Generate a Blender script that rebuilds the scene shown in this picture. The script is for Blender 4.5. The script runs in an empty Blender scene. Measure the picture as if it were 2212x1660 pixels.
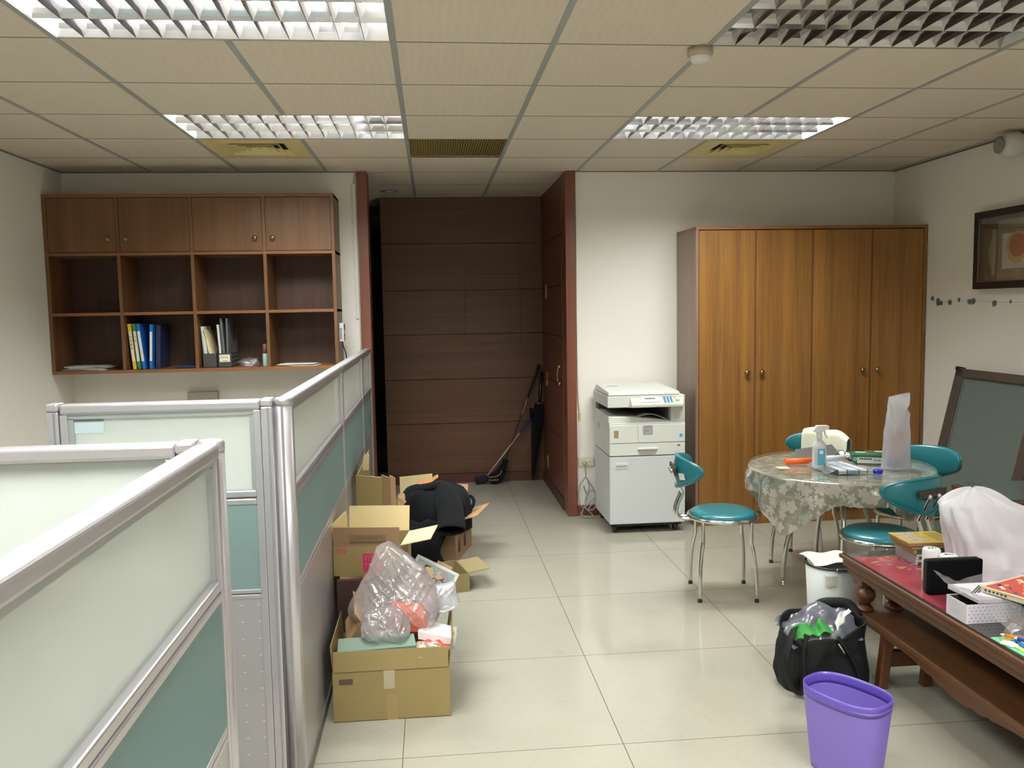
import bpy, math, random
from mathutils import Vector, Matrix, noise
S = bpy.context.scene
C = S.collection
R = math.radians
random.seed(7)
# ------------------------------------------------------------------ camera, world, exposure
F_PX = 1831.36
cam_d = bpy.data.cameras.new('camera'); cam = bpy.data.objects.new('camera', cam_d); C.objects.link(cam)
cam_d.sensor_fit = 'HORIZONTAL'; cam_d.sensor_width = 36; cam_d.lens = F_PX/2212*36
cam_d.clip_start = .05; cam_d.clip_end = 60
cr = (0.99534, -0.0948702, -0.01726058); cu_ = (0.02550385, 0.08637669, 0.99593605); cf = (0.09299374, 0.9917352, -0.08839373)
cam.matrix_world = Matrix(((cr[0], cu_[0], -cf[0], 0), (cr[1], cu_[1], -cf[1], 0), (cr[2], cu_[2], -cf[2], 1.583), (0, 0, 0, 1)))
S.camera = cam
w = bpy.data.worlds.new('world'); S.world = w; w.use_nodes = True
w.node_tree.nodes['Background'].inputs[0].default_value = (.75, .72, .66, 1)
w.node_tree.nodes['Background'].inputs[1].default_value = .05
S.view_settings.view_transform = 'Standard'; S.view_settings.look = 'None'
S.view_settings.exposure = 0.0; S.view_settings.gamma = 1; S.view_settings.use_curve_mapping = False
try:
    S.cycles.max_bounces = 10; S.cycles.transparent_max_bounces = 24; S.cycles.sample_clamp_indirect = 4
    S.cycles.use_denoising = True
except Exception: pass
LAMP_W = 152.0            # watts of each lit ceiling fixture
LAMP_COL = (.975, 1.0, .955)
CEIL = 2.587; T = .606; GX = -.1156; GY = 3.3007      # ceiling grid
XL, XR, YF, YB = -2.55, 3.56, 6.30, 7.70
# ------------------------------------------------------------------ materials
MATS = {}
def new_mat(name):
    m = bpy.data.materials.new(name); m.use_nodes = True
    nt = m.node_tree; return m, nt, nt.nodes['Principled BSDF']
def M(name, col, rough=.5, metal=0, spec=.5, coat=0, alpha=None, trans=0, var=0, vscale=30, bump=0, bscale=200, sheen=0):
    if name in MATS: return MATS[name]
    m, nt, b = new_mat(name)
    b.inputs['Base Color'].default_value = (*col, 1); b.inputs['Roughness'].default_value = rough
    b.inputs['Metallic'].default_value = metal; b.inputs['Specular IOR Level'].default_value = spec
    b.inputs['Coat Weight'].default_value = coat; b.inputs['Transmission Weight'].default_value = trans
    b.inputs['Sheen Weight'].default_value = sheen
    if alpha is not None: b.inputs['Alpha'].default_value = alpha
    tc = nt.nodes.new('ShaderNodeTexCoord')
    if var:
        n = nt.nodes.new('ShaderNodeTexNoise'); n.inputs['Scale'].default_value = vscale; n.inputs['Detail'].default_value = 4
        nt.links.new(tc.outputs['Object'], n.inputs['Vector'])
        mx = nt.nodes.new('ShaderNodeMix'); mx.data_type = 'RGBA'
        mx.inputs[6].default_value = (*[c*(1-var) for c in col], 1); mx.inputs[7].default_value = (*[min(1, c*(1+var)) for c in col], 1)
        nt.links.new(n.outputs[0], mx.inputs[0]); nt.links.new(mx.outputs[2], b.inputs['Base Color'])
    if bump:
        n2 = nt.nodes.new('ShaderNodeTexNoise'); n2.inputs['Scale'].default_value = bscale
        nt.links.new(tc.outputs['Object'], n2.inputs['Vector'])
        bp = nt.nodes.new('ShaderNodeBump'); bp.inputs['Strength'].default_value = bump; bp.inputs['Distance'].default_value = .002
        nt.links.new(n2.outputs[0], bp.inputs['Height']); nt.links.new(bp.outputs[0], b.inputs['Normal'])
    MATS[name] = m; return m
def wood(name, c1, c2, axis='z', rough=.35, coat=.3, fine=60):
    m, nt, b = new_mat(name)
    tc = nt.nodes.new('ShaderNodeTexCoord'); mp = nt.nodes.new('ShaderNodeMapping')
    sc = [fine, fine, fine]; sc['xyz'.index(axis)] = fine/40
    mp.inputs['Scale'].default_value = sc; nt.links.new(tc.outputs['Object'], mp.inputs['Vector'])
    n = nt.nodes.new('ShaderNodeTexNoise'); n.inputs['Scale'].default_value = 1.6; n.inputs['Detail'].default_value = 6; n.inputs['Roughness'].default_value = .65
    nt.links.new(mp.outputs[0], n.inputs['Vector'])
    n2 = nt.nodes.new('ShaderNodeTexNoise'); n2.inputs['Scale'].default_value = .25; n2.inputs['Detail'].default_value = 3
    nt.links.new(mp.outputs[0], n2.inputs['Vector'])
    ad = nt.nodes.new('ShaderNodeMath'); ad.operation = 'ADD'; nt.links.new(n.outputs[0], ad.inputs[0]); nt.links.new(n2.outputs[0], ad.inputs[1])
    rmp = nt.nodes.new('ShaderNodeMapRange'); rmp.inputs[1].default_value = .7; rmp.inputs[2].default_value = 1.3
    nt.links.new(ad.outputs[0], rmp.inputs[0])
    mx = nt.nodes.new('ShaderNodeMix'); mx.data_type = 'RGBA'; mx.inputs[6].default_value = (*c1, 1); mx.inputs[7].default_value = (*c2, 1)
    nt.links.new(rmp.outputs[0], mx.inputs[0]); nt.links.new(mx.outputs[2], b.inputs['Base Color'])
    b.inputs['Roughness'].default_value = rough; b.inputs['Coat Weight'].default_value = coat; b.inputs['Coat Roughness'].default_value = .25
    MATS[name] = m; return m
def film(name, col, transp=.4, gloss=.12, rough=.15, transl=.5, bump=0, bscale=25, fres=.35):
    """thin sheet: part clear, part diffuse / translucent, with a glossy skin"""
    m = bpy.data.materials.new(name); m.use_nodes = True; nt = m.node_tree; nt.nodes.clear(); N = nt.nodes.new
    out = N('ShaderNodeOutputMaterial'); tr = N('ShaderNodeBsdfTransparent'); tr.inputs[0].default_value = (*[min(1, .55+.45*c) for c in col], 1)
    df = N('ShaderNodeBsdfDiffuse'); df.inputs[0].default_value = (*col, 1); tl = N('ShaderNodeBsdfTranslucent'); tl.inputs[0].default_value = (*col, 1)
    gl = N('ShaderNodeBsdfGlossy'); gl.inputs[0].default_value = (1, 1, 1, 1); gl.inputs['Roughness'].default_value = rough
    a = N('ShaderNodeMixShader'); a.inputs[0].default_value = transl; nt.links.new(df.outputs[0], a.inputs[1]); nt.links.new(tl.outputs[0], a.inputs[2])
    b = N('ShaderNodeMixShader'); b.inputs[0].default_value = 1-transp; nt.links.new(tr.outputs[0], b.inputs[1]); nt.links.new(a.outputs[0], b.inputs[2])
    c = N('ShaderNodeMixShader'); c.inputs[0].default_value = gloss
    if gloss < .3:
        fr = N('ShaderNodeFresnel'); fr.inputs[0].default_value = 1.45
        ml = N('ShaderNodeMath'); ml.operation = 'MULTIPLY_ADD'; ml.inputs[1].default_value = fres; ml.inputs[2].default_value = gloss*.5
        nt.links.new(fr.outputs[0], ml.inputs[0]); nt.links.new(ml.outputs[0], c.inputs[0])
    nt.links.new(b.outputs[0], c.inputs[1]); nt.links.new(gl.outputs[0], c.inputs[2]); nt.links.new(c.outputs[0], out.inputs[0])
    if bump:
        tc = N('ShaderNodeTexCoord'); n = N('ShaderNodeTexNoise'); n.inputs['Scale'].default_value = bscale; n.inputs['Detail'].default_value = 3
        bp = N('ShaderNodeBump'); bp.inputs['Strength'].default_value = bump; bp.inputs['Distance'].default_value = .01
        nt.links.new(tc.outputs['Object'], n.inputs['Vector']); nt.links.new(n.outputs[0], bp.inputs['Height'])
        for x in (df, gl): nt.links.new(bp.outputs[0], x.inputs['Normal'])
    MATS[name] = m; return m
def mth(nt, op, a, b=None, c=None):
    n = nt.nodes.new('ShaderNodeMath'); n.operation = op
    for i, v in enumerate((a, b, c)):
        if v is None: continue
        if isinstance(v, (int, float)): n.inputs[i].default_value = v
        else: nt.links.new(v, n.inputs[i])
    return n.outputs[0]
def pos(nt):
    g = nt.nodes.new('ShaderNodeNewGeometry'); s = nt.nodes.new('ShaderNodeSeparateXYZ'); nt.links.new(g.outputs['Position'], s.inputs[0])
    return g.outputs['Position'], s.outputs
def linemask(nt, co, off, size, half):
    f = mth(nt, 'FRACT', mth(nt, 'MULTIPLY', mth(nt, 'SUBTRACT', co, off - half), 1/size))
    return mth(nt, 'LESS_THAN', f, 2*half/size)
def mixc(nt, fac, a, b):
    mx = nt.nodes.new('ShaderNodeMix'); mx.data_type = 'RGBA'
    for i, v in ((6, a), (7, b)):
        if isinstance(v, tuple): mx.inputs[i].default_value = (*v, 1)
        else: nt.links.new(v, mx.inputs[i])
    if isinstance(fac, (int, float)): mx.inputs[0].default_value = fac
    else: nt.links.new(fac, mx.inputs[0])
    return mx.outputs[2]
def tex(nt, kind, vec, scale, **kw):
    n = nt.nodes.new('ShaderNodeTex' + kind); n.inputs['Scale'].default_value = scale; nt.links.new(vec, n.inputs['Vector'])
    for k, v in kw.items(): n.inputs[k].default_value = v
    return n
def floor_mat():
    m, nt, b = new_mat('polished_tile'); P, s = pos(nt)
    n = tex(nt, 'Noise', P, 1.3, Detail=3.0, Distortion=1.2)
    n2 = tex(nt, 'Noise', P, 3.5, Detail=7.0, Distortion=2.5)
    v = mth(nt, 'ABSOLUTE', mth(nt, 'SUBTRACT', n2.outputs[0], .5)); vein = mth(nt, 'LESS_THAN', v, .006)
    base = mixc(nt, n.outputs[0], (.33, .315, .255), (.41, .39, .325))
    base = mixc(nt, mth(nt, 'MULTIPLY', vein, .12), base, (.20, .17, .12))
    g = mth(nt, 'MAXIMUM', linemask(nt, s[0], -.1394, .7958, .0016), linemask(nt, s[1], 2.9054, .7958, .0016))
    col = mixc(nt, g, base, (.10, .08, .06)); nt.links.new(col, b.inputs['Base Color'])
    rg = mth(nt, 'ADD', mth(nt, 'MULTIPLY', g, .5), .075); nt.links.new(rg, b.inputs['Roughness'])
    nt.links.new(mth(nt, 'MULTIPLY_ADD', g, -.40, .42), b.inputs['Specular IOR Level'])
    return m
def ceil_mat():
    m, nt, b = new_mat('ceiling_tile'); P, s = pos(nt)
    wv = tex(nt, 'Wave', P, 9, Distortion=6.0, Detail=2.0)
    b.inputs['Roughness'].default_value = .8
    c = mixc(nt, mth(nt, 'MULTIPLY', wv.outputs[0], .35), (.69, .605, .495), (.63, .55, .445)); nt.links.new(c, b.inputs['Base Color'])
    bp = nt.nodes.new('ShaderNodeBump'); bp.inputs['Strength'].default_value = .15; bp.inputs['Distance'].default_value = .004
    nt.links.new(wv.outputs[0], bp.inputs['Height']); nt.links.new(bp.outputs[0], b.inputs['Normal'])
    return m
def perf_mat():
    m, nt, b = new_mat('slotted_steel'); P, s = pos(nt)
    co = mth(nt, 'ADD', s[0], s[1])
    a = linemask(nt, co, 0, .053, .0042); c = linemask(nt, s[2], 0, .055, .0012)
    g = mth(nt, 'MULTIPLY', a, c); col = mixc(nt, g, (.50, .485, .49), (.9, .9, .9)); nt.links.new(col, b.inputs['Base Color'])
    b.inputs['Metallic'].default_value = .45; b.inputs['Roughness'].default_value = .30
    return m
def fabric_mat():
    m, nt, b = new_mat('teal_panel_fabric'); P, s = pos(nt)
    co = mth(nt, 'ADD', s[0], s[1]); d = mth(nt, 'MULTIPLY', linemask(nt, co, 0, .008, .0018), linemask(nt, s[2], 0, .008, .0012))
    col = mixc(nt, mth(nt, 'MULTIPLY', d, .28), (.19, .28, .275), (.36, .48, .48)); nt.links.new(col, b.inputs['Base Color']); b.inputs['Roughness'].default_value = .85
    return m
def lace_mat():
    m = film('lace_cloth', (.72, .70, .62), transp=.22, gloss=.05, transl=.35); nt = m.node_tree
    tc = nt.nodes.new('ShaderNodeTexCoord'); mp = nt.nodes.new('ShaderNodeMapping'); nt.links.new(tc.outputs['UV'], mp.inputs[0])
    nz = tex(nt, 'Noise', mp.outputs[0], 14, Detail=2.0)
    va = nt.nodes.new('ShaderNodeVectorMath'); va.operation = 'MULTIPLY_ADD'; va.inputs[1].default_value = (.03, .03, 0)
    nt.links.new(nz.outputs['Color'], va.inputs[0]); nt.links.new(mp.outputs[0], va.inputs[2])
    # five-petalled flowers scattered on a voronoi net
    vo = nt.nodes.new('ShaderNodeTexVoronoi'); vo.inputs['Scale'].default_value = 17; vo.feature = 'F1'; nt.links.new(va.outputs[0], vo.inputs['Vector'])
    sb = nt.nodes.new('ShaderNodeVectorMath'); sb.operation = 'SUBTRACT'; nt.links.new(va.outputs[0], sb.inputs[0]); nt.links.new(vo.outputs['Position'], sb.inputs[1])
    sp = nt.nodes.new('ShaderNodeSeparateXYZ'); nt.links.new(sb.outputs[0], sp.inputs[0])
    ang = mth(nt, 'ARCTAN2', sp.outputs[1], sp.outputs[0]); rad = vo.outputs['Distance']
    pet = mth(nt, 'ADD', mth(nt, 'MULTIPLY', mth(nt, 'ABSOLUTE', mth(nt, 'COSINE', mth(nt, 'MULTIPLY', ang, 2.5))), .22), .34)
    fl = mth(nt, 'LESS_THAN', rad, pet)
    ln = tex(nt, 'Noise', mp.outputs[0], 60, Detail=2.0)
    col = mixc(nt, fl, mixc(nt, ln.outputs[0], (.30, .31, .24), (.52, .52, .43)), (.78, .73, .66))
    for n in nt.nodes:
        if n.type in ('BSDF_DIFFUSE', 'BSDF_TRANSLUCENT'): nt.links.new(col, n.inputs[0])
    return m
FLOOR = floor_mat(); CEILM = ceil_mat(); PERF = perf_mat(); FABRIC = fabric_mat(); LACE = lace_mat()
WALL = M('wall_paint', (.87, .835, .775), .75, spec=.25, bump=.05, bscale=90)
ORANGE = wood('wardrobe_veneer', (.150, .062, .012), (.30, .135, .024), 'z', .42, .15, 50)
ORANGE_S = wood('wardrobe_side_veneer', (.18, .10, .065), (.26, .155, .105), 'z', .38, .3, 50)  # same wood, greyish reflection on the side painted into its colour
CABW = wood('cabinet_veneer', (.105, .045, .015), (.175, .078, .025), 'z', .48, .1, 50)
CABX = wood('cabinet_edge', (.16, .064, .021), (.26, .105, .032), 'x', .42, .2, 50)
CABIN = wood('cabinet_inside', (.045, .020, .012), (.085, .036, .019), 'z', .55, .05, 50)  # cabinet wood darkened in colour for the shade inside the cubbies
PANEL = wood('passage_veneer', (.090, .038, .020), (.145, .064, .030), 'x', .5, .1, 45)
PANELY = wood('passage_side_veneer', (.105, .036, .02), (.16, .056, .03), 'y', .45, .15, 45)
JAMB = wood('jamb_wood', (.13, .038, .02), (.20, .062, .032), 'z', .42, .2, 50)
DARKW = wood('rosewood', (.075, .029, .011), (.150, .062, .022), 'y', .48, .05, 40)
DARKV = wood('rosewood_upright', (.080, .028, .012), (.165, .062, .024), 'z', .36, .2, 40)
GROOVE = M('groove_dark', (.015, .008, .006), .8)
ALU = M('aluminium', (.66, .64, .68), .33, .75)
ALUD = M('aluminium_shade', (.42, .40, .43), .4, .6)
BRONZE = M('bronze_aluminium', (.14, .12, .105), .4, .6)
CHROME = M('chrome', (.78, .77, .75), .1, 1)
TEAL = M('teal_vinyl', (.012, .165, .20), .33, spec=.5, coat=.25, bump=.08, bscale=300)
BLACK = M('black_plastic', (.012, .012, .013), .4)
BRASS = M('brass', (.75, .56, .22), .25, 1)
DKBRASS = M('dark_brass', (.30, .22, .10), .22, 1)
WHITEP = M('printer_white', (.68, .69, .64), .45)
WHITEP2 = M('printer_cabinet_grey', (.60, .62, .62), .45)
GREYP = M('grey_plastic', (.35, .35, .35), .5)
DARKG = M('dark_grey', (.05, .05, .05), .55)
WHITE = M('white_paper', (.85, .85, .83), .7)
WHITEG = M('white_gloss', (.82, .82, .82), .3)
CARD = M('cardboard', (.30, .222, .090), .8, var=.10, vscale=6)
CARDP = M('cardboard_pinkish', (.46, .28, .15), .8, var=.1, vscale=6)
CARDK = M('cardboard_brown', (.28, .17, .09), .8, var=.12, vscale=6)
CARDC = M('cardboard_cream', (.72, .58, .30), .8, var=.05, vscale=6)
CARDO = M('cardboard_olive', (.27, .215, .10), .8, var=.08, vscale=8)
CARDE = M('cardboard_cut_edge', (.13, .085, .04), .9)
TAPE = film('clear_tape', (.75, .66, .45), .45, .2, .1, .1)
BLACKC = M('black_cloth', (.006, .0065, .008), .95, spec=.2, sheen=.02, bump=.4, bscale=500)
BAGBLK = M('black_nylon', (.006, .006, .007), .7, spec=.3, bump=.3, bscale=600)
GLASSF = film('frosted_glass', (.88, .92, .89), transp=.30, gloss=.10, rough=.08, transl=.45)
GLASSD = M('dark_mirror_glass', (.004, .004, .005), .12, spec=.8)
GLASSC = film('clear_glass', (.93, .97, .95), transp=.985, gloss=.05, rough=.02, transl=.1)
GLASSG = M('grey_green_glass', (.13, .165, .15), .18, spec=.5)
PLAST = film('milky_plastic', (.95, .93, .96), transp=.66, gloss=.10, rough=.12, transl=.6, bump=.12, bscale=30, fres=.8)
PLASTC = film('clear_plastic', (.80, .80, .84), transp=.78, gloss=.08, rough=.14, transl=.4, bump=.5, bscale=30)
PLASTW = film('white_plastic_bag', (.84, .84, .90), transp=.42, gloss=.12, fres=.6, rough=.25, transl=.5, bump=.5, bscale=18)
PURPLE = film('purple_plastic', (.33, .235, .72), transp=.04, gloss=.08, rough=.3, transl=.35)
PURPLER = film('purple_plastic_rim', (.19, .125, .60), transp=.0, gloss=.08, rough=.3, transl=.3)
CREAMY = M('vent_cream', (.66, .56, .26), .5)
VENTD = M('vent_dark', (.02, .015, .01), .8)
GREYT = M('tee_bar_grey', (.33, .34, .33), .5)
OUTL = M('outlet_ivory', (.68, .64, .47), .4)
# ------------------------------------------------------------------ mesh builder
WORLD = {}
class MB:
    def __init__(s): s.v = []; s.f = []; s.mi = []; s.sm = []; s.m = 0; s.uv = None
    def add(s, vs, fs, smooth=False):
        o = len(s.v); s.v += [Vector(v) for v in vs]
        for f in fs: s.f.append([i+o for i in f]); s.mi.append(s.m); s.sm.append(smooth)
        return s
    def mat(s, i): s.m = i; return s
    def box(s, x0, x1, y0, y1, z0, z1):
        x0, x1 = sorted((x0, x1)); y0, y1 = sorted((y0, y1)); z0, z1 = sorted((z0, z1))
        return s.add([(x, y, z) for z in (z0, z1) for y in (y0, y1) for x in (x0, x1)],
                     [(0, 2, 3, 1), (4, 5, 7, 6), (0, 1, 5, 4), (2, 6, 7, 3), (0, 4, 6, 2), (1, 3, 7, 5)])
    def hexa(s, p):   # 8 points: bottom loop 4, top loop 4
        return s.add(p, [(3, 2, 1, 0), (4, 5, 6, 7), (0, 1, 5, 4), (1, 2, 6, 5), (2, 3, 7, 6), (3, 0, 4, 7)])
    def sheet(s, p0, p1, p2, p3, t=.004):
        p = [Vector(q) for q in (p0, p1, p2, p3)]; n = (p[1]-p[0]).cross(p[3]-p[0]).normalized()*t/2
        return s.hexa([q-n for q in p] + [q+n for q in p])
    def prism(s, poly, plane, a, b):
        def q(u, v, w): return {'xy': (u, v, w), 'xz': (u, w, v), 'yz': (w, u, v)}[plane]
        n = len(poly); vs = [q(u, v, a) for u, v in poly] + [q(u, v, b) for u, v in poly]
        fs = [tuple(range(n))[::-1], tuple(range(n, 2*n))] + [(i, (i+1) % n, (i+1) % n + n, i+n) for i in range(n)]
        return s.add(vs, fs)
    def tube(s, pts, r, n=10, closed=False, cap=True, flat=1.0):
        pts = [Vector(p) for p in pts]; k = len(pts); rs = r if isinstance(r, (list, tuple)) else [r]*k
        vs = []; up = None
        for i, p in enumerate(pts):
            a = pts[(i-1) % k] if (closed or i > 0) else p; b = pts[(i+1) % k] if (closed or i < k-1) else p
            t = (b-a).normalized()
            if up is None: up = t.orthogonal().normalized()
            else:
                up = up - t*up.dot(t); up = up.normalized() if up.length > 1e-6 else t.orthogonal().normalized()
            sd = t.cross(up)
            vs += [p + up*math.cos(2*math.pi*j/n)*rs[i] + sd*math.sin(2*math.pi*j/n)*rs[i]*flat for j in range(n)]
        fs = []
        for i in range(k if closed else k-1):
            a, b = i*n, ((i+1) % k)*n
            fs += [(a+j, a+(j+1) % n, b+(j+1) % n, b+j) for j in range(n)]
        s.add(vs, fs, True)
        if cap and not closed:
            o = len(s.v)-k*n
            s.f += [[o+j for j in range(n)][::-1], [o+(k-1)*n+j for j in range(n)]]; s.mi += [s.m]*2; s.sm += [False]*2
        return s
    def lathe(s, prof, c=(0, 0, 0), n=32, axis='z', smooth=True, cap=True):
        vs = []
        for r, z in prof:
            for j in range(n):
                a = 2*math.pi*j/n; u, v = r*math.cos(a), r*math.sin(a)
                q = {'z': (u, v, z), 'y': (u, z, -v), 'x': (z, u, v)}[axis]; vs.append((q[0]+c[0], q[1]+c[1], q[2]+c[2]))
        fs = []
        for i in range(len(prof)-1):
            a, b = i*n, (i+1)*n; fs += [(a+j, a+(j+1) % n, b+(j+1) % n, b+j) for j in range(n)]
        s.add(vs, fs, smooth)
        if cap:
            o = len(s.v)-len(prof)*n
            s.f += [[o+j for j in range(n)][::-1], [o+(len(prof)-1)*n+j for j in range(n)]]; s.mi += [s.m]*2; s.sm += [False]*2
        return s
    def grid(s, fn, nu, nv, cu=False, cv=False, smooth=True):
        U = nu if cu else nu+1; V = nv if cv else nv+1
        vs = [fn(i/nu, j/nv) for i in range(U) for j in range(V)]
        fs = [(i*V+j, ((i+1) % U)*V+j, ((i+1) % U)*V+(j+1) % V, i*V+(j+1) % V) for i in range(nu) for j in range(nv)]
        return s.add(vs, fs, smooth)
    def mesh(s, name):
        me = bpy.data.meshes.new(name); me.from_pydata([tuple(v) for v in s.v], [], s.f)
        for p, a, b in zip(me.polygons, s.mi, s.sm): p.material_index = a; p.use_smooth = b
        if s.uv:
            l = me.uv_layers.new(name='UVMap')
            for lp in me.loops: l.data[lp.index].uv = s.uv(s.v[lp.vertex_index])
        me.update(); return me
    def build(s, name, mats, parent=None, bevel=0, solid=0, sub=0, seg=2):
        if not isinstance(mats, (list, tuple)): mats = [mats]
        if parent is None:
            xs = [v.x for v in s.v]; ys = [v.y for v in s.v]; org = Vector(((min(xs)+max(xs))/2, (min(ys)+max(ys))/2, min(v.z for v in s.v)))
        else: org = WORLD.get(parent.name, Vector((0, 0, 0)))
        uv = s.uv
        if uv: s.uv = lambda v: uv(v+org)
        s.v = [v-org for v in s.v]
        me = s.mesh(name)
        for m in mats: me.materials.append(m)
        o = bpy.data.objects.new(name, me); C.objects.link(o)
        if parent is None: o.location = org
        else: o.parent = parent
        WORLD[o.name] = org
        if bevel:
            b = o.modifiers.new('bevel', 'BEVEL'); b.width = bevel; b.segments = seg; b.limit_method = 'ANGLE'; b.angle_limit = R(40)
        if solid:
            q = o.modifiers.new('solid', 'SOLIDIFY'); q.thickness = solid; q.offset = 0
        if sub:
            q = o.modifiers.new('sub', 'SUBSURF'); q.levels = sub; q.render_levels = sub
        return o
def tag(o, label=None, cat=None, group=None, kind=None):
    if label: o['label'] = label
    if cat: o['category'] = cat
    if group: o['group'] = group
    if kind: o['kind'] = kind
    return o
def thing(name, label, cat, loc, group=None, rz=None, kind=None):
    """Empty at the thing's base. rz None: parts are given in world coordinates; else in the thing's own frame."""
    o = bpy.data.objects.new(name, None); C.objects.link(o); o.location = loc; o.empty_display_size = .05
    WORLD[o.name] = Vector(loc) if rz is None else Vector((0, 0, 0))
    if rz is not None: o.rotation_euler = (0, 0, rz)
    return tag(o, label, cat, group, kind)
def st(o): o['kind'] = 'structure'; return o
def copy_tree(o, parent=None):
    c = o.copy(); C.objects.link(c)
    if parent: c.parent = parent
    for ch in list(o.children):
        copy_tree(ch, c)
    return c
def text(s, size, loc, rot, mat, parent, name='lettering', ext=.0004, align='CENTER', sx=1.0):
    cu = bpy.data.curves.new('t', 'FONT'); cu.body = s; cu.size = size; cu.extrude = ext; cu.align_x = align; cu.align_y = 'CENTER'
    o = bpy.data.objects.new('t', cu); C.objects.link(o); bpy.context.view_layer.update()
    me = bpy.data.meshes.new_from_object(o.evaluated_get(bpy.context.evaluated_depsgraph_get()))
    bpy.data.objects.remove(o); me.name = name; me.materials.clear(); me.materials.append(mat)
    mt = Matrix.Translation(Vector(loc) - WORLD.get(parent.name, Vector((0, 0, 0)))) @ rot.to_4x4() @ Matrix.Diagonal((sx, 1, 1, 1))
    me.transform(mt); p = bpy.data.objects.new(name, me); C.objects.link(p); p.parent = parent; WORLD[p.name] = WORLD.get(parent.name, Vector((0, 0, 0)))
    return p
ROTF = Matrix(((1, 0, 0), (0, 0, -1), (0, 1, 0)))      # text plane facing -Y (towards the camera)
def wob(p, amp, sc, seed=0):
    q = noise.noise_vector(Vector(p)*sc + Vector((seed*7.1, seed*3.3, seed*1.7))); return Vector(p) + q*amp
def fold(p, c, amp, sc, seed=0):
    """push a point in and out from centre c, ridged like creased film"""
    p = Vector(p); n = abs(noise.noise(p*sc + Vector((seed*5.3, seed, -seed)))); return p + (p-Vector(c)).normalized()*(amp*(.5-2*n))
def catmull(pts, k=6):
    P = [Vector(p) for p in pts]; P = [2*P[0]-P[1]] + P + [2*P[-1]-P[-2]]; out = []
    for i in range(1, len(P)-2):
        for j in range(k):
            t = j/k; a, b, c, d = P[i-1:i+3]
            out.append(.5*((2*b) + (c-a)*t + (2*a-5*b+4*c-d)*t*t + (3*b-a-3*c+d)*t**3))
    out.append(P[-2]); return out
# ------------------------------------------------------------------ structure
st(MB().box(XL-.12, XR+.12, -2.6, 9.3, -.1, 0).build('floor', FLOOR))
def cell(i, j): return (GX+T*i, GX+T*(i+1), GY+T*j, GY+T*(j+1))
LAMPS = [(-2, -1), (-2, 2), (2, 2), (2, -1), (-2, -4), (2, -4), (-2, -7), (2, -7)]     # (i, j) of the left cell of each 2x1 fixture; last four unseen, added for brightness
VENTS = [(-2, 3), (3, 3), (0, 3)]
skip = set(VENTS)
for a, b in LAMPS: skip |= {(a, b), (a+1, b)}
mb = MB()
for i in range(-5, 7):
    for j in range(-11, 11):
        if (i, j) in skip: continue
        x0, x1, y0, y1 = cell(i, j); x0 = max(x0, XL-.1); x1 = min(x1, XR+.1); y0 = max(y0, -2.6); y1 = min(y1, 9.3)
        if x1-x0 < .01 or y1-y0 < .01: continue
        mb.box(x0, x1, y0, y1, CEIL, CEIL+.012)
st(mb.build('ceiling', CEILM))
mb = MB()
for i in range(-4, 7):
    x = GX+T*i
    if XL < x < XR: 
        yy = 7.68 if -.4 < x < 1 else YF-.002
        cuts = sorted((GY+T*b_, GY+T*(b_+1)) for a_, b_ in LAMPS if a_+1 == i); y_ = -2.5
        for c0, c1 in cuts + [(yy, yy)]:
            mb.box(x-.012, x+.012, y_, c0, CEIL-.0025, CEIL+.004); y_ = c1
for j in range(-9, 8):
    y = GY+T*j
    if y > -2.5 and y < YF: mb.mat(1).box(XL+.002, XR-.002, y-.0035, y+.0035, CEIL-.0012, CEIL+.004); mb.mat(0)
    elif YF <= y < 7.6: mb.mat(1).box(-.42, 1.0, y-.0035, y+.0035, CEIL-.0012, CEIL+.004); mb.mat(0)
st(mb.build('trim_1', [GREYT, M('tile_gap', (.22, .20, .165), .7)]))
mb = MB(); mb.box(XL, XR, YF-.012, YF-.001, CEIL-.008, CEIL-.001) if False else None
mb.box(XL-.12, XL, -2.6, YF+.12, 0, CEIL+.01); st(mb.build('wall_left', WALL))
mb = MB().box(XR, XR+.12, -2.6, YF+.12, 0, CEIL+.01); wall_right = st(mb.build('wall_right', WALL))
mb = MB().box(XL, -.50, YF, YF+.12, 0, CEIL+.01).box(1.07, XR, YF, YF+.12, 0, CEIL+.01); wall_front = st(mb.build('wall_front', WALL))
st(MB().box(XL-.12, XR+.12, -2.72, -2.6, 0, CEIL+.01).build('wall_rear', WALL))
# dark strips painting the shadow gap where wall meets ceiling
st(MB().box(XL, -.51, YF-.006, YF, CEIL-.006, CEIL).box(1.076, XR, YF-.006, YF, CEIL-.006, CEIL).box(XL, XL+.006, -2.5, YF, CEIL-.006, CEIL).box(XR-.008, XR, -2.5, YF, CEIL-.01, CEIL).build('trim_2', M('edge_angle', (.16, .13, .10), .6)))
# passage: panelled back wall, right wall with door, dark glass door at the far left
def boards(x0, x1, zs, y0, y1, axis, gap=.006):
    mb = MB()
    for a, b in zip(zs[:-1], zs[1:]):
        if axis == 'x': mb.mat(0).box(x0, x1, y0, y1, a+gap/2, b-gap/2)
        else: mb.mat(0).box(y0, y1, x0, x1, a+gap/2, b-gap/2)
    if axis == 'x': mb.mat(1).box(x0, x1, y0+.006, y1+.1, 0, zs[-1])
    else: mb.mat(1).box(y0+.006, y1+.1, x0, x1, 0, zs[-1])
    return mb
ZB = [.085, .551, .955, 1.363, 1.759, 2.176, CEIL]
wall_back = st(boards(-.427, 1.01, ZB, YB, YB+.02, 'x').build('wall_back', [PANEL, GROOVE]))
mb = MB()
for a in ((.305, .308, 1.27, 1.90), (.305, .81, 1.897, 1.90), (.305, .81, 1.27, 1.273), (.807, .81, 1.27, 1.9)): mb.box(a[0], a[1], YB-.002, YB+.004, a[2], a[3])
mb.build('access_panel', M('hairline', (.03, .013, .008), .7), wall_back)
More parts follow.
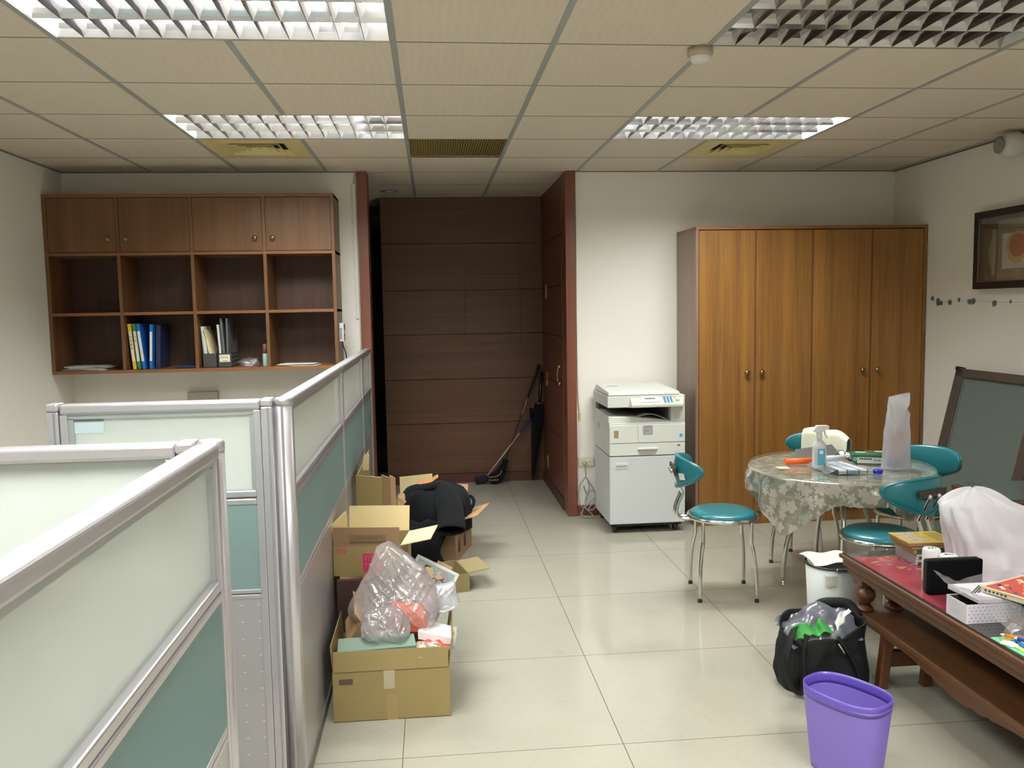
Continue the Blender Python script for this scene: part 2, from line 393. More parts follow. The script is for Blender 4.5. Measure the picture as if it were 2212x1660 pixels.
ZS = [.09, .54, .975, 1.36, 1.76, 2.15, CEIL]
st(boards(6.45, YB, ZS, 1.01, 1.03, 'y').build('wall_passage', [PANELY, GROOVE]))
d1 = tag(bpy.data.objects.new('door_1', None), 'dark red-brown panelled door in the right side of the wood passage', 'door'); C.objects.link(d1); d1['kind'] = 'structure'
d1.location = (1.01, 6.9, 0); WORLD[d1.name] = Vector((1.01, 6.9, 0))
mb = MB()
for a, b in zip(ZS[:-2], ZS[1:-1]): mb.box(1.004, 1.012, 6.50, 7.36, a+.004, b-.004)
mb.box(1.004, 1.012, 6.50, 7.36, ZS[-2]+.004, 2.48)
mb.build('door_leaf', PANELY, d1, bevel=.001)
for z in (1.729, .965, .228):
    h = MB().box(.998, 1.004, 7.365, 7.385, z-.055, z+.055).box(.998, 1.004, 7.392, 7.412, z-.055, z+.055).tube([(1.0, 7.389, z-.062), (1.0, 7.389, z+.062)], .006)
    h.build('hinge', BRASS, d1)
h = MB().tube(catmull([(.985, 6.53, .98), (.972, 6.53, 1.02), (.968, 6.53, 1.06), (.972, 6.53, 1.10), (.985, 6.53, 1.14)]), .005)
h.tube([(1.004, 6.53, .995), (.978, 6.53, .995)], .005).tube([(1.004, 6.53, 1.125), (.978, 6.53, 1.125)], .005)
h.build('door_handle', BRASS, d1)
# jambs
st(MB().box(-.51, -.437, YF-.03, YF+.15, 0, CEIL-.003).build('trim_3', JAMB, bevel=.002))
st(MB().box(1.003, 1.076, YF-.03, YF+.16, 0, CEIL-.003).build('trim_4', JAMB, bevel=.002))
st(MB().box(-.425, 1.0, YB-.012, YB+.01, 0, .084).build('baseboard_back', M('baseboard_dark', (.085, .028, .016), .5)))
st(MB().box(.996, 1.012, 6.46, YB-.012, 0, .088).build('baseboard_passage', M('baseboard_dark', (.085, .028, .016), .5)))
st(MB().box(1.077, 1.86, YF-.015, YF, 0, .078).build('baseboard_front', JAMB))
# passage's hidden left part
st(MB().box(-1.7, -.437, YF+.12, YF+.16, 0, CEIL).box(-1.74, -1.7, YF+.12, 8.6, 0, CEIL).build('wall_corridor', PANEL))
gd = tag(bpy.data.objects.new('door_2', None), 'black glass door standing behind the end of the wood panelling', 'door'); C.objects.link(gd); gd['kind'] = 'structure'
gd.location = (-1.0, 8.3, 0); WORLD[gd.name] = Vector((-1.0, 8.3, 0))
MB().box(-1.7, -.43, 8.3, 8.32, .02, 2.5).build('glass_leaf', GLASSD, gd)
MB().box(-1.7, 1.1, 8.33, 8.45, 0, CEIL).box(-.43, -.40, YB+.1, 8.33, 0, CEIL).build('frame', M('near_black', (.008, .007, .006), .4), gd)
# ------------------------------------------------------------------ ceiling fixtures
MIRROR = M('louver_aluminium', (.80, .79, .83), .10, .95)
MIRRORD = M('louver_aluminium_aged', (.50, .48, .47), .14, .95)  # same louver aluminium, unlit tone put into its colour
TUBE_ON = bpy.data.materials.new('tube_on'); TUBE_ON.use_nodes = True
_b = TUBE_ON.node_tree.nodes['Principled BSDF']; _b.inputs['Base Color'].default_value = (.9, .9, .9, 1); _b.inputs['Emission Color'].default_value = (.93, 1, .97, 1); _b.inputs['Emission Strength'].default_value = 9
TUBE_OFF = M('tube_off', (.75, .75, .72), .3)
PAN = M('fixture_pan', (.80, .80, .80), .4)
def fixture(i, j, lit, label):
    x0, x1, y0, y1 = GX+T*i+.014, GX+T*(i+2)-.014, GY+T*j+.006, GY+T*(j+1)-.006
    t = thing('louver_light', label, 'ceiling light', ((x0+x1)/2, (y0+y1)/2, CEIL), 'recessed louvred ceiling lights')
    z0, z1 = CEIL+.001, CEIL+.043; mir = MIRROR if lit else MIRRORD
    MB().box(x0, x1, y0, y1, z1+.055, z1+.06).box(x0-.004, x0, y0, y1, z0, z1+.06).box(x1, x1+.004, y0, y1, z0, z1+.06).box(x0, x1, y0-.004, y0, z0, z1+.06).box(x0, x1, y1, y1+.004, z0, z1+.06).build('housing', PAN, t)
    nb = 13; dx = (x1-x0)/nb; dy = (y1-y0)/3
    mb = MB()
    def vee(c, h, w): q = z1-z0; return [(c-.0012, z0), (c+.0012, z0), (c+w*.42, z0+q*.3), (c+w*.78, z0+q*.65), (c+w, z1), (c-w, z1), (c-w*.78, z0+q*.65), (c-w*.42, z0+q*.3)]
    for k in range(1, nb): mb.prism(vee(x0+dx*k, 0, .024), 'xz', y0, y1)
    mb.build('cross_blades', mir, t)
    mb = MB()
    for k in range(1, 3): mb.prism(vee(y0+dy*k, 0, .030), 'yz', x0, x1)
    mb.prism([(y0, z0), (y0+.0015, z0), (y0+.014, z0+.025), (y0+.030, z1), (y0, z1)], 'yz', x0, x1)
    mb.prism([(y1, z0), (y1, z1), (y1-.030, z1), (y1-.014, z0+.025), (y1-.0015, z0)], 'yz', x0, x1)
    mb.build('reflector', mir, t)
    for k in range(3):
        yy = y0+dy*(k+.5); MB().tube([(x0+.02, yy, z1+.03), (x1-.02, yy, z1+.03)], .013, 12).build('lamp_tube', TUBE_ON if lit else TUBE_OFF, t)
    if lit:
        l = bpy.data.lights.new('fluorescent', 'AREA'); l.shape = 'RECTANGLE'; l.size = x1-x0-.03; l.size_y = y1-y0-.03; l.energy = LAMP_W; l.color = LAMP_COL
        lo = bpy.data.objects.new('fluorescent', l); C.objects.link(lo); lo.parent = t; lo.location = (0, 0, z1+.012-CEIL)
    return t
FL = ['lit louvred ceiling light cut off by the top edge above the cubicle', 'lit louvred ceiling light over the wall cabinet, beside the left air vent',
      'lit louvred ceiling light over the wardrobe, beside the right air vent', 'unlit grey louvred ceiling light beside the smoke detector']
for k, (i, j) in enumerate(LAMPS):
    fixture(i, j, k not in (3,), FL[k] if k < 4 else ['lit louvred ceiling light behind the viewer on the cubicle side', 'lit louvred ceiling light behind the viewer on the table side', 'rearmost lit louvred ceiling light on the cubicle side', 'rearmost lit louvred ceiling light on the table side'][k-4])
def vent(i, j, label):
    x0, x1, y0, y1 = cell(i, j); x0 += .013; x1 -= .013; y0 += .005; y1 -= .005; cx, cy = (x0+x1)/2, (y0+y1)/2
    t = thing('air_vent', label, 'air vent', (cx, cy, CEIL), 'cream ceiling diffusers')
    MB().box(x0, x1, y0, y1, CEIL+.03, CEIL+.034).build('duct', VENTD, t)
    def ring(h0, h1, za, zb, m):
        mb = MB(); P = []
        for h, z in ((h0, za), (h1, zb)):
            P.append([(cx-h, cy-h, z), (cx+h, cy-h, z), (cx+h, cy+h, z), (cx-h, cy+h, z)])
        for k in range(4):
            k2 = (k+1) % 4; mb.sheet(P[0][k], P[0][k2], P[1][k2], P[1][k], .002)
        return mb
    ring((x1-x0)/2, .19, CEIL-.001, CEIL-.003, 0).build('frame', CREAMY, t)
    for k in range(4):
        h = .19-.042*k; ring(h, h-.034, CEIL-.004, CEIL+.024, 0).build('louver', CREAMY, t)
    MB().box(cx-.02, cx+.02, cy-.02, cy+.02, CEIL-.003, CEIL).build('louver', CREAMY, t)
vent(-2, 3, 'cream square air diffuser in the ceiling over the wall cabinet')
vent(3, 3, 'cream square air diffuser in the ceiling over the wardrobe')
x0, x1, y0, y1 = cell(0, 3)
t = thing('return_grille', 'mustard slatted return air grille in the ceiling before the passage', 'air grille', ((x0+x1)/2, (y0+y1)/2, CEIL))
OLV = M('grille_mustard', (.36, .27, .08), .6)
MB().box(x0+.013, x1-.013, y0+.005, y1-.005, CEIL+.012, CEIL+.016).build('backing', M('grille_dark', (.16, .115, .03), .8), t)
mb = MB()
for k in range(38): xx = x0+.02+k*.0152; mb.prism([(xx, CEIL+.001), (xx+.002, CEIL+.001), (xx+.010, CEIL+.012), (xx+.008, CEIL+.012)], 'xz', y0+.01, y1-.01)
mb.build('slats', OLV, t)
t = thing('smoke_detector', 'round white smoke detector on the ceiling beside the unlit light', 'smoke detector', (1.075, 3.335, CEIL))
MB().lathe([(.048, 2.586), (.050, 2.570), (.050, 2.560), (.046, 2.556)], (1.075, 3.335, 0), 32).build('base', M('det_base', (.50, .44, .34), .5), t)
MB().lathe([(.043, 2.556), (.043, 2.548), (.034, 2.536), (.012, 2.532)], (1.075, 3.335, 0), 32).build('cap', M('det_white', (.80, .76, .72), .4), t)
t = thing('downlight', 'small unlit round downlight in the passage ceiling', 'ceiling light', (-.40, 7.36, CEIL))
if True:
    MB().lathe([(.045, 2.586), (.075, 2.586), (.078, 2.582), (.045, 2.582)], (-.32, 7.30, 0), 28, cap=False).build('trim_ring', M('ring_grey', (.4, .38, .33), .4), t)
    MB().lathe([(.044, 2.586), (.030, 2.581), (.012, 2.576)], (-.32, 7.30, 0), 24).build('lens', WHITEG, t)
t = thing('wall_fixture', 'rounded white fixture on the right wall, cut off by the frame edge', 'wall fixture', (3.50, 4.80, 2.44))
MB().lathe([(.012, -.08), (.055, -.07), (.075, -.03), (.078, .02), (.06, .06), (.02, .075)], (3.46, 4.83, 2.50), 24, 'x').build('housing', M('fixture_white', (.62, .61, .56), .45), t)
MB().box(3.50, 3.56, 4.78, 4.88, 2.46, 2.53).build('bracket', M('fixture_grey', (.45, .44, .40), .5), t)
MB().lathe([(.05, -.086), (.035, -.092), (.01, -.094)], (3.46, 4.83, 2.50), 20, 'x').build('lens', M('lens_grey', (.25, .25, .22), .2), t)
# ------------------------------------------------------------------ cubicle partitions
ZT = 1.315
def panel(axis, a0, a1, c, label, stiles=(1, 1), th=.05):
    """one partition panel: runs along axis from a0 to a1, centred on c"""
    h = th/2
    def bx(mb, p, q, d, z0, z1):
        return mb.box(p, q, c-d, c+d, z0, z1) if axis == 'x' else mb.box(c-d, c+d, p, q, z0, z1)
    mid = (a0+a1)/2; loc = (mid, c, 0) if axis == 'x' else (c, mid, 0)
    t = thing('partition_panel', label, 'partition', loc, 'cubicle partition panels')
    bx(MB(), a0, a1, h, 1.283, ZT).build('top_rail', ALU, t, bevel=.008, seg=3)
    for k, (p, q) in enumerate(((a0, a0+.022), (a1-.022, a1))):
        if stiles[k]: bx(MB(), p, q, h-.002, .04, 1.283).build('stile', ALU, t, bevel=.002)
    b0, b1 = a0+(.022 if stiles[0] else 0), a1-(.022 if stiles[1] else 0)
    bx(MB(), b0+.012, b1-.012, .004, 1.03, 1.27).build('glass_pane', GLASSF, t)
    fr = MB(); bx(fr, b0, b1, .013, 1.268, 1.283); bx(fr, b0, b0+.014, .013, 1.028, 1.27); bx(fr, b1-.014, b1, .013, 1.028, 1.27)
    fr.build('glass_bead', M('glass_bead', (.50, .53, .53), .35, .5), t)
    for z0, z1 in ((1.008, 1.030), (.984, 1.004)): bx(MB(), b0, b1, h-.004, z0, z1).build('middle_rail', ALU, t, bevel=.004)
    bx(MB(), b0, b1, h-.008, .712, .984).build('fabric_panel', FABRIC, t)
    for z0, z1 in ((.698, .712), (.680, .695)): bx(MB(), b0, b1, h-.005, z0, z1).build('lower_rail', ALU, t, bevel=.003)
    bx(MB(), b0, b1, h-.008, .045, .680).build('slotted_panel', PERF, t)
    bx(MB(), a0, a1, h-.003, .0, .045).build('base_rail', M('base_rail', (.16, .14, .13), .5, .3), t)
    return t
def post(x, y, r, label, square=False):
    t = thing('partition_post', label, 'post', (x, y, 0), 'cubicle partition posts')
    if square:
        MB().box(x-r, x+r, y-.027, y+.027, 0, ZT-.022).build('shaft', ALU, t, bevel=.004)
        MB().box(x-r-.001, x+r+.001, y-.029, y+.029, ZT-.022, ZT+.003).build('cap', ALU, t, bevel=.006)
        g = MB()
        g.box(x+r*.15, x+r*.45, y-.0285, y-.026, .05, ZT-.024).build('slot', ALUD, t)
    else:
        MB().lathe([(r, 0), (r, ZT-.02)], (x, y, 0), 24).build('shaft', ALU, t)
        MB().lathe([(r+.001, ZT-.02), (r+.001, ZT-.002), (r-.004, ZT+.003)], (x, y, 0), 24).build('cap', ALU, t)
        MB().box(x-.004, x+.004, y-r-.0015, y-r+.004, .05, ZT-.022).build('slot', ALUD, t)
    return t
XC = -.47
panel('y', 2.735, 4.275, XC, 'aisle partition panel nearest the cubicle corner post, beside the cartons')
panel('y', 4.280, 5.495, XC, 'middle aisle partition panel behind the folded cartons')
panel('y', 5.500, 6.268, XC, 'short aisle partition panel ending at the passage jamb')
post(XC, 2.705, .027, 'round aluminium post where the aisle partition meets the crosswise one')
panel('x', -1.135, -.537, 2.705, 'crosswise frosted partition panel with a note stuck to its glass')
post(-.518, 2.705, .018, 'square aluminium end post of the crosswise panel beside the round post', True)
post(-1.155, 2.705, .018, 'square aluminium post at the free left end of the crosswise panel', True)
panel('y', .25, 1.795, XC, 'nearest partition panel running out of the lower left corner')
post(XC, 1.825, .027, 'round aluminium corner post of the nearest cubicle')
panel('x', -2.0, -.537, 1.825, 'frosted partition panel crossing the left edge of the frame', (1, 1))
post(-.518, 1.825, .018, 'square aluminium post joining the nearest cubicle corner', True)
tag(MB().box(-1.118, -1.012, 2.6992, 2.7002, 1.224, 1.258).mat(1).box(-1.118, -1.012, 2.6992, 2.7002, 1.2585, 1.268).build('sticky_note', [M('note_blue', (.62, .74, .80), .7), M('note_dark', (.22, .27, .26), .6)]), 'pale blue note with a dark top edge on the crosswise frosted glass', 'note')
# ------------------------------------------------------------------ wall cabinet
cx0, cx1, cy0, cy1, cz0, cz1 = XL+.004, -.645, 5.96, YF-.002, 1.192, 2.39
wc = thing('wall_cabinet', 'brown wooden wall cabinet with four doors over eight open cubbyholes', 'cabinet', ((cx0+cx1)/2, 6.13, cz0))
mb = MB(); t_ = .022
mb.box(cx0, cx1, cy0, cy1, cz1-t_, cz1).box(cx0, cx1, cy0, cy1, cz0, cz0+t_)
mb.box(cx0, cx1, cy0, cy1, 1.984, 2.004).box(cx0, cx1, cy0+.004, cy1, 1.584, 1.604)
mb.build('shelf_boards', CABX, wc, bevel=.001)
mb = MB()
for x in (cx0, -2.087, -1.608, -1.128, cx1-t_): mb.box(x, x+t_, cy0+.001, cy1-.001, cz0+.001, cz1-.001)
mb.build('upright_boards', CABW, wc, bevel=.001)
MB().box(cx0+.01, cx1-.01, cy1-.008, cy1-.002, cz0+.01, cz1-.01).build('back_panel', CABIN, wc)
xs = [cx0+t_, -2.087, -2.065, -1.608, -1.586, -1.128, -1.106, cx1-t_]
for k in range(4):
    a, b = xs[2*k]+.002, xs[2*k+1]-.002
    d = MB().box(a, b, cy0+.003, cy0+.02, 2.007, cz1-t_-.003).build('door', CABW, wc, bevel=.0015)
    kx = b-.045 if k % 2 == 0 else a+.045
    MB().lathe([(.006, 0), (.007, -.010), (.015, -.016), (.017, -.022), (.013, -.028), (.004, -.030)], (kx, cy0+.003, 2.092), 20, 'y').build('knob', DKBRASS, d)
# thermostat on the cabinet side
t = thing('room_controller', 'white electronic wall controller on the side of the wall cabinet', 'controller', (-.63, 6.09, 1.37))
MB().box(-.644, -.612, 6.04, 6.12, 1.375, 1.505).build('case', M('ctrl_white', (.78, .80, .82), .35), t, bevel=.004)
MB().box(-.640, -.622, 6.038, 6.041, 1.39, 1.47).build('side_grille', GREYP, t)
MB().box(-.612, -.609, 6.055, 6.105, 1.455, 1.495).build('screen', DARKG, t)
for k in range(4): MB().lathe([(.006, 0), (.006, .004)], (-.612, 6.065+.02*(k % 2), 1.40+.02*(k//2)), 12, 'x').build('button', DARKG, t)
MB().tube(catmull([(-.628, 6.09, 1.376), (-.625, 6.1, 1.34), (-.615, 6.13, 1.30), (-.61, 6.16, 1.25), (-.612, 6.26, 1.19)]), .004, 8).build('cord', BLACK, t)
tag(MB().box(-.545, -.518, YF-.016, YF-.0005, 1.53, 2.50).box(-.525, -.518, YF-.02, YF-.0005, 1.30, 1.53).build('cable_trunking', M('trunk_white', (.74, .73, .66), .5), bevel=.002), 'white plastic cable trunking on the wall beside the passage jamb', 'cable trunking')
tag(MB().tube(catmull([(-.53, YF-.008, 2.50), (-.525, YF-.012, 2.54), (-.515, YF-.012, 2.575), (-.512, YF-.006, 2.584)]), .004, 8).build('white_cable', M('cable_grey', (.5, .5, .46), .5)), 'short pale cable rising from the trunking to the ceiling', 'cable')
tag(MB().tube(catmull([(1.083, YF-.006, 2.58), (1.085, YF-.008, 2.2), (1.084, YF-.006, 1.6), (1.086, YF-.008, 1.0), (1.092, YF-.012, .85), (1.098, YF-.008, .80)]), .003, 8).build('thin_cable', M('cable_brownish', (.35, .31, .24), .5)), 'thin dark cable running down the wall along the right jamb', 'cable')
tag(MB().box(1.092, 1.106, YF-.012, YF-.001, .735, .79).build('cable_clip', M('clip_yellow', (.55, .42, .12), .5), bevel=.003), 'small yellow cable end on the wall beside the right jamb', 'cable clip')
tag(MB().box(-1.757, -1.545, YF-.045, YF-.001, .80, 1.025).build('junction_box', M('box_grey', (.46, .41, .37), .6), bevel=.003), 'grey flat box on the wall under the wall cabinet', 'box')
# ---- cabinet contents
def leaning(x, yf, h, w_, d, lean, mats, label, name, cat, group=None, txt=None, z0=1.2145):
    """book-like binder: spine at yf facing the camera, leaning sideways"""
    t = thing(name, label, cat, (x, yf, z0), group, rz=0); t.rotation_euler = (0, lean, 0)
    t.location.z = z0 + (w_*math.sin(lean) if lean > 0 else 0)*1.0
    o = MB().box(0, w_, 0, d, 0, h).build('cover', mats[0], t, bevel=.002)
    if len(mats) > 1: MB().box(.002, w_-.002, -.0012, 0, .055, h-.05).build('spine_label', mats[1], t)
    if txt:
        for k, ch in enumerate(txt): text(ch, .016, (w_/2, -.0016, h-.09-.026*k), ROTF, DARKG, t, 'lettering')
    return t
YEL = M('binder_yellow', (.80, .52, .03), .35); GRN = M('binder_green', (.02, .20, .08), .35); BLU = M('binder_blue', (.01, .14, .50), .32); NAVY = M('binder_navy', (.012, .02, .07), .4)
LAB = M('spine_paper', (.80, .77, .72), .6)
leaning(-2.035, 6.0, .31, .022, .23, R(-4.5), [YEL, LAB], 'yellow ring binder at the left of the four on the shelf', 'ring_binder', 'binder', 'binders in the second cubby', '文件資料')
leaning(-2.004, 6.0, .31, .022, .23, R(-4.5), [GRN, LAB], 'green ring binder beside the yellow one', 'ring_binder', 'binder', 'binders in the second cubby', '公司')
leaning(-1.973, 6.0, .31, .022, .23, R(-5.5), [BLU, LAB], 'blue ring binder leaning left against the green one', 'ring_binder', 'binder', 'binders in the second cubby')
leaning(-1.928, 6.0, .305, .020, .23, R(3.0), [BLU, LAB], 'blue ring binder leaning right with a white spine label', 'ring_binder', 'binder', 'binders in the second cubby')
leaning(-1.895, 6.03, .30, .03, .22, R(3.0), [NAVY], 'dark navy binder at the right end of the binders', 'ring_binder', 'binder', 'binders in the second cubby')
def papers(x0, x1, y0, y1, z, n, mat, label, name='paper_stack', cat='papers', seed=1, th=.0025):
    rnd = random.Random(seed); mb = MB(); cx, cy = (x0+x1)/2, (y0+y1)/2
    for k in range(n):
        a = rnd.uniform(-.25, .25); dx, dy = rnd.uniform(-.02, .02), rnd.uniform(-.01, .01); hx, hy = (x1-x0)/2*rnd.uniform(.8, 1), (y1-y0)/2*.9
        P = [Vector((cx+dx+u*math.cos(a)-v*math.sin(a), cy+dy+u*math.sin(a)+v*math.cos(a), z+k*th)) for u, v in ((-hx, -hy), (hx, -hy), (hx, hy), (-hx, hy))]
        lift = Vector((0, 0, th*.8)); mb.hexa(P+[p+lift for p in P])
    return tag(mb.build(name, mat), label, cat)
papers(-2.49, -2.20, 6.0, 6.18, 1.2145, 7, M('paper_grey', (.62, .61, .59), .7), 'loose stack of grey papers in the bottom left cubby', seed=3, th=.004)
papers(-1.78, -1.62, 6.0, 6.18, 1.2145, 3, M('folder_navy', (.02, .035, .12), .25), 'flat dark blue folders lying in the second cubby', 'blue_folder', 'folder', 5, .006)
papers(-1.08, -.80, 5.99, 6.15, 1.2145, 4, M('paper_white', (.68, .67, .63), .7), 'flat white papers in the bottom right cubby', seed=8, th=.0035)
def magfile(x, label, sheets, sticker):
    t = thing('magazine_file', label, 'magazine file', (x, 6.0, 1.2145), 'magazine files in the third cubby')
    w_ = .088; mb = MB()
    mb.box(x, x+w_, 6.0, 6.003, 1.2145, 1.312).box(x, x+w_, 6.0, 6.22, 1.2145, 1.2175).box(x, x+w_, 6.217, 6.22, 1.2145, 1.46)
    mb.build('shell', DARKG, t)
    for xx in (x, x+w_-.003):
        m2 = MB()
        for k in range(7): m2.box(xx, xx+.003, 6.003+.03*k, 6.018+.03*k, 1.2175, 1.312+.02*k)
        for z in (1.2175, 1.25, 1.28, 1.305): m2.box(xx, xx+.003, 6.003, 6.217, z, z+.007)
        m2.build('side_grid', DARKG, t)
    if sticker:
        MB().box(x+.008, x+w_-.010, 5.9985, 6.0, 1.252, 1.302).build('sticker', M('sticker_cream', (.80, .74, .55), .6), t)
        for k in range(4): MB().box(x+.016+.013*k, x+.024+.013*k, 5.998, 5.9986, 1.278, 1.290).build('ink_mark', GREYP, t)
        MB().box(x+.025, x+.062, 5.998, 5.9986, 1.258, 1.261).build('ink_line', DARKG, t)
    for (dx, lean, h, th, mat, yy, lb) in sheets:
        s = leaning(x+dx, 6.01, h, th, .19, lean, [mat], lb, 'document', 'document', 'papers in the magazine files', z0=1.2185)
CRM = M('envelope_cream', (.70, .58, .34), .6); PG = M('paper_pale', (.66, .66, .60), .6); GRY = M('folder_grey', (.12, .12, .13), .5)
magfile(-1.567, 'black magazine file without label in the third cubby', [(.006, R(-4), .28, .008, GREYP, 0, 'grey document at the left of the unlabelled magazine file'), (.016, R(-5), .28, .018, PG, 0, 'thick pale document wad in the unlabelled magazine file'), (.056, R(-12), .26, .010, PG, 0, 'pale document slanting in the unlabelled magazine file'), (.070, R(-15), .26, .014, CRM, 0, 'cream envelope slanting in the unlabelled magazine file')], False)
magfile(-1.466, 'black magazine file with a cream label in the third cubby', [(.010, R(-3), .29, .013, PG, 0, 'pale document in the labelled magazine file'), (.034, R(-3), .335, .014, GRY, 0, 'dark grey folder in the middle of the labelled magazine file'), (.056, R(0), .335, .012, GRY, 0, 'dark grey folder at the right of the labelled magazine file')], True)
def crumple(c, rx, ry, rz_, mat, name, label, cat, parent=None, amp=.3, sc=9, seed=1, n=28, flat=0.0):
    mb = MB(); c = Vector(c)
    def fn(u, v):
        a = 2*math.pi*u; b = math.pi*(v*.998+.001)
        p = Vector((rx*math.cos(a)*math.sin(b), ry*math.sin(a)*math.sin(b), rz_*math.cos(b)))
        s = 1 + amp*(noise.noise(Vector((math.cos(a)*math.sin(b), math.sin(a)*math.sin(b), math.cos(b)))*2.2+Vector((seed, seed*2, 0)))*.9 - abs(noise.noise(p*sc/max(rx, .02)*.35+Vector((seed*3, 1, 2))))*.8)
        p = p*s
        if p.z < -rz_*.75: p.z = -rz_*.75
        return c + Vector((0, 0, rz_*.75)) + p
    mb.grid(fn, n, n//2, cu=True)
    o = mb.build(name, mat, parent)
    return tag(o, label, cat) if parent is None else o
crumple((-1.27, 6.04, 1.2145), .075, .05, .035, PLASTC, 'plastic_pouch', 'crumpled clear plastic pouch in the third cubby', 'plastic bag', amp=.5, seed=4)
tag(MB().box(-1.30, -1.24, 6.02, 6.06, 1.2146, 1.229).build('small_packet', M('packet', (.45, .42, .62), .5), bevel=.004), 'small white and violet packet inside the clear pouch in the third cubby', 'packet')
t = thing('small_bottle', 'small bottle with a green label and dark cap in the third cubby', 'bottle', (-1.152, 6.02, 1.2145))
MB().lathe([(.019, 1.2145), (.020, 1.22), (.020, 1.30), (.017, 1.304)], (-1.152, 6.02, 0), 20).build('body', M('bottle_green', (.30, .48, .40), .35), t)
MB().lathe([(.017, 1.304), (.017, 1.365), (.013, 1.37)], (-1.152, 6.02, 0), 20).build('cap', M('cap_brown', (.16, .08, .07), .3), t)
# ------------------------------------------------------------------ wardrobe
wx0, wx1, wy0, wy1, wz = 1.852, 3.552, 5.83, 6.288, 2.132
t = thing('wardrobe', 'tall four-door orange-brown wooden wardrobe against the far wall', 'wardrobe', ((wx0+wx1)/2, 6.06, 0))
MB().box(wx0, wx0+.022, wy0, wy1, 0, wz-.0225).build('side_panel', ORANGE_S, t, bevel=.001)
MB().box(wx1-.022, wx1, wy0, wy1, 0, wz-.0225).build('side_panel', ORANGE, t)
MB().box(wx0, wx1, wy0-.002, wy1, wz-.022, wz).build('top_panel', CABX, t, bevel=.001)
MB().box(wx0+.022, wx1-.022, wy0+.012, wy1, 0, .085).build('plinth', ORANGE, t)
MB().box(wx0+.022, wx1-.022, wy0+.024, wy1-.01, .085, wz-.022).build('carcass', M('carcass_dark', (.03, .012, .006), .8), t)
dv = [wx0+.022, 2.284, 2.703, 3.143, wx1-.022]
for k in range(4):
    a, b = dv[k]+(.003 if k == 0 else .007), dv[k+1]-(.003 if k == 3 else .007)
    d = MB().box(a, b, wy0, wy0+.02, .092, wz-.028).build('door', ORANGE, t, bevel=.0015)
    kx = (b-.055, a+.04, b-.055, a+.04)[k]
    MB().lathe([(.007, 0), (.008, -.010), (.018, -.017), (.020, -.024), (.016, -.031), (.005, -.034)], (kx, wy0, 1.10), 20, 'y').build('knob', DKBRASS, d)
for k in (1, 2, 3): MB().box(dv[k]-.0055, dv[k]+.0055, wy0+.005, wy0+.024, .09, wz-.024).build('mullion', CABW, t)
# ------------------------------------------------------------------ photocopier
px0, px1, py0, py1 = 1.207, 1.743, 5.72, 6.252
t = thing('photocopier', 'white office photocopier on a wheeled cabinet beside the wardrobe', 'photocopier', ((px0+px1)/2, 5.98, 0))
MB().box(px0, px1, py0, py1, .068, .546).build('cabinet', WHITEP2, t, bevel=.004)
MB().box(px0+.03, px1-.02, py0+.03, py1-.03, .045, .068).build('underside', BLACK, t)
for sx in (px0+.04, px1-.06):
    for sy in (py0+.05, py1-.06):
        MB().lathe([(.026, -.012), (.028, 0), (.026, .012)], (sx, sy, .028), 18, 'x').box(sx-.018, sx+.018, sy-.02, sy+.02, .035, .05).build('caster', BLACK, t)
hd = MB().box(px0+.040, px0+.130, py0-.003, py0, .462, .505).build('door_grip', M('grip_pale', (.70, .71, .70), .4), t, bevel=.001)
MB().box(px0+.045, px0+.125, py0-.004, py0-.0028, .472, .487).build('recess', GREYP, hd)
MB().box(px0+.002, px1-.002, py0+.004, py1, .546, .552).build('seam', DARKG, t)
MB().box(px0, px1, py0, py1, .552, .782).build('body', WHITEP, t, bevel=.003)
MB().box(px0+.003, px1-.003, py0-.003, py0+.004, .552, .636).build('paper_drawer', WHITEP, t, bevel=.002)
g = MB().box(px0+.195, px0+.34, py0-.008, py0-.002, .592, .606).build('drawer_grip', WHITEG, t, bevel=.002)
MB().prism([(px0+.197, .592), (px0+.338, .592), (px0+.322, .558), (px0+.21, .558)], 'xz', py0-.0045, py0-.003).build('grip_recess', M('recess_warm', (.34, .31, .28), .5), g)
MB().box(px1-.055, px1-.037, py0-.0045, py0-.002, .612, .620).build('size_label', DARKG, t)
MB().box(px0+.003, px0+.197, py0-.006, py0+.004, .642, .765).build('front_cover', WHITEP, t, bevel=.002)
MB().box(px0+.201, px1-.003, py0-.006, py0+.004, .642, .765).build('front_cover', WHITEP, t, bevel=.002)
MB().box(px0+.03, px0+.062, py0-.0075, py0-.005, .680, .730).build('power_switch_plate', M('plate_tan', (.30, .24, .13), .5), t)
b_ = MB().box(px0+.235, px0+.304, py0-.0078, py0-.005, .698, .762).build('badge', M('badge_grey', (.36, .35, .37), .4), t)
text('RICOH', .013, (px0+.2695, py0-.0082, .751), ROTF, M('badge_red', (.55, .05, .08), .5), b_)
text('Aficio', .012, (px0+.263, py0-.0082, .722), ROTF, M('badge_dark', (.15, .15, .16), .5), b_)
MB().box(px1-.041, px1-.021, py0-.0078, py0-.005, .676, .696).build('blue_sticker', M('sticker_blue', (.08, .30, .70), .5), t)
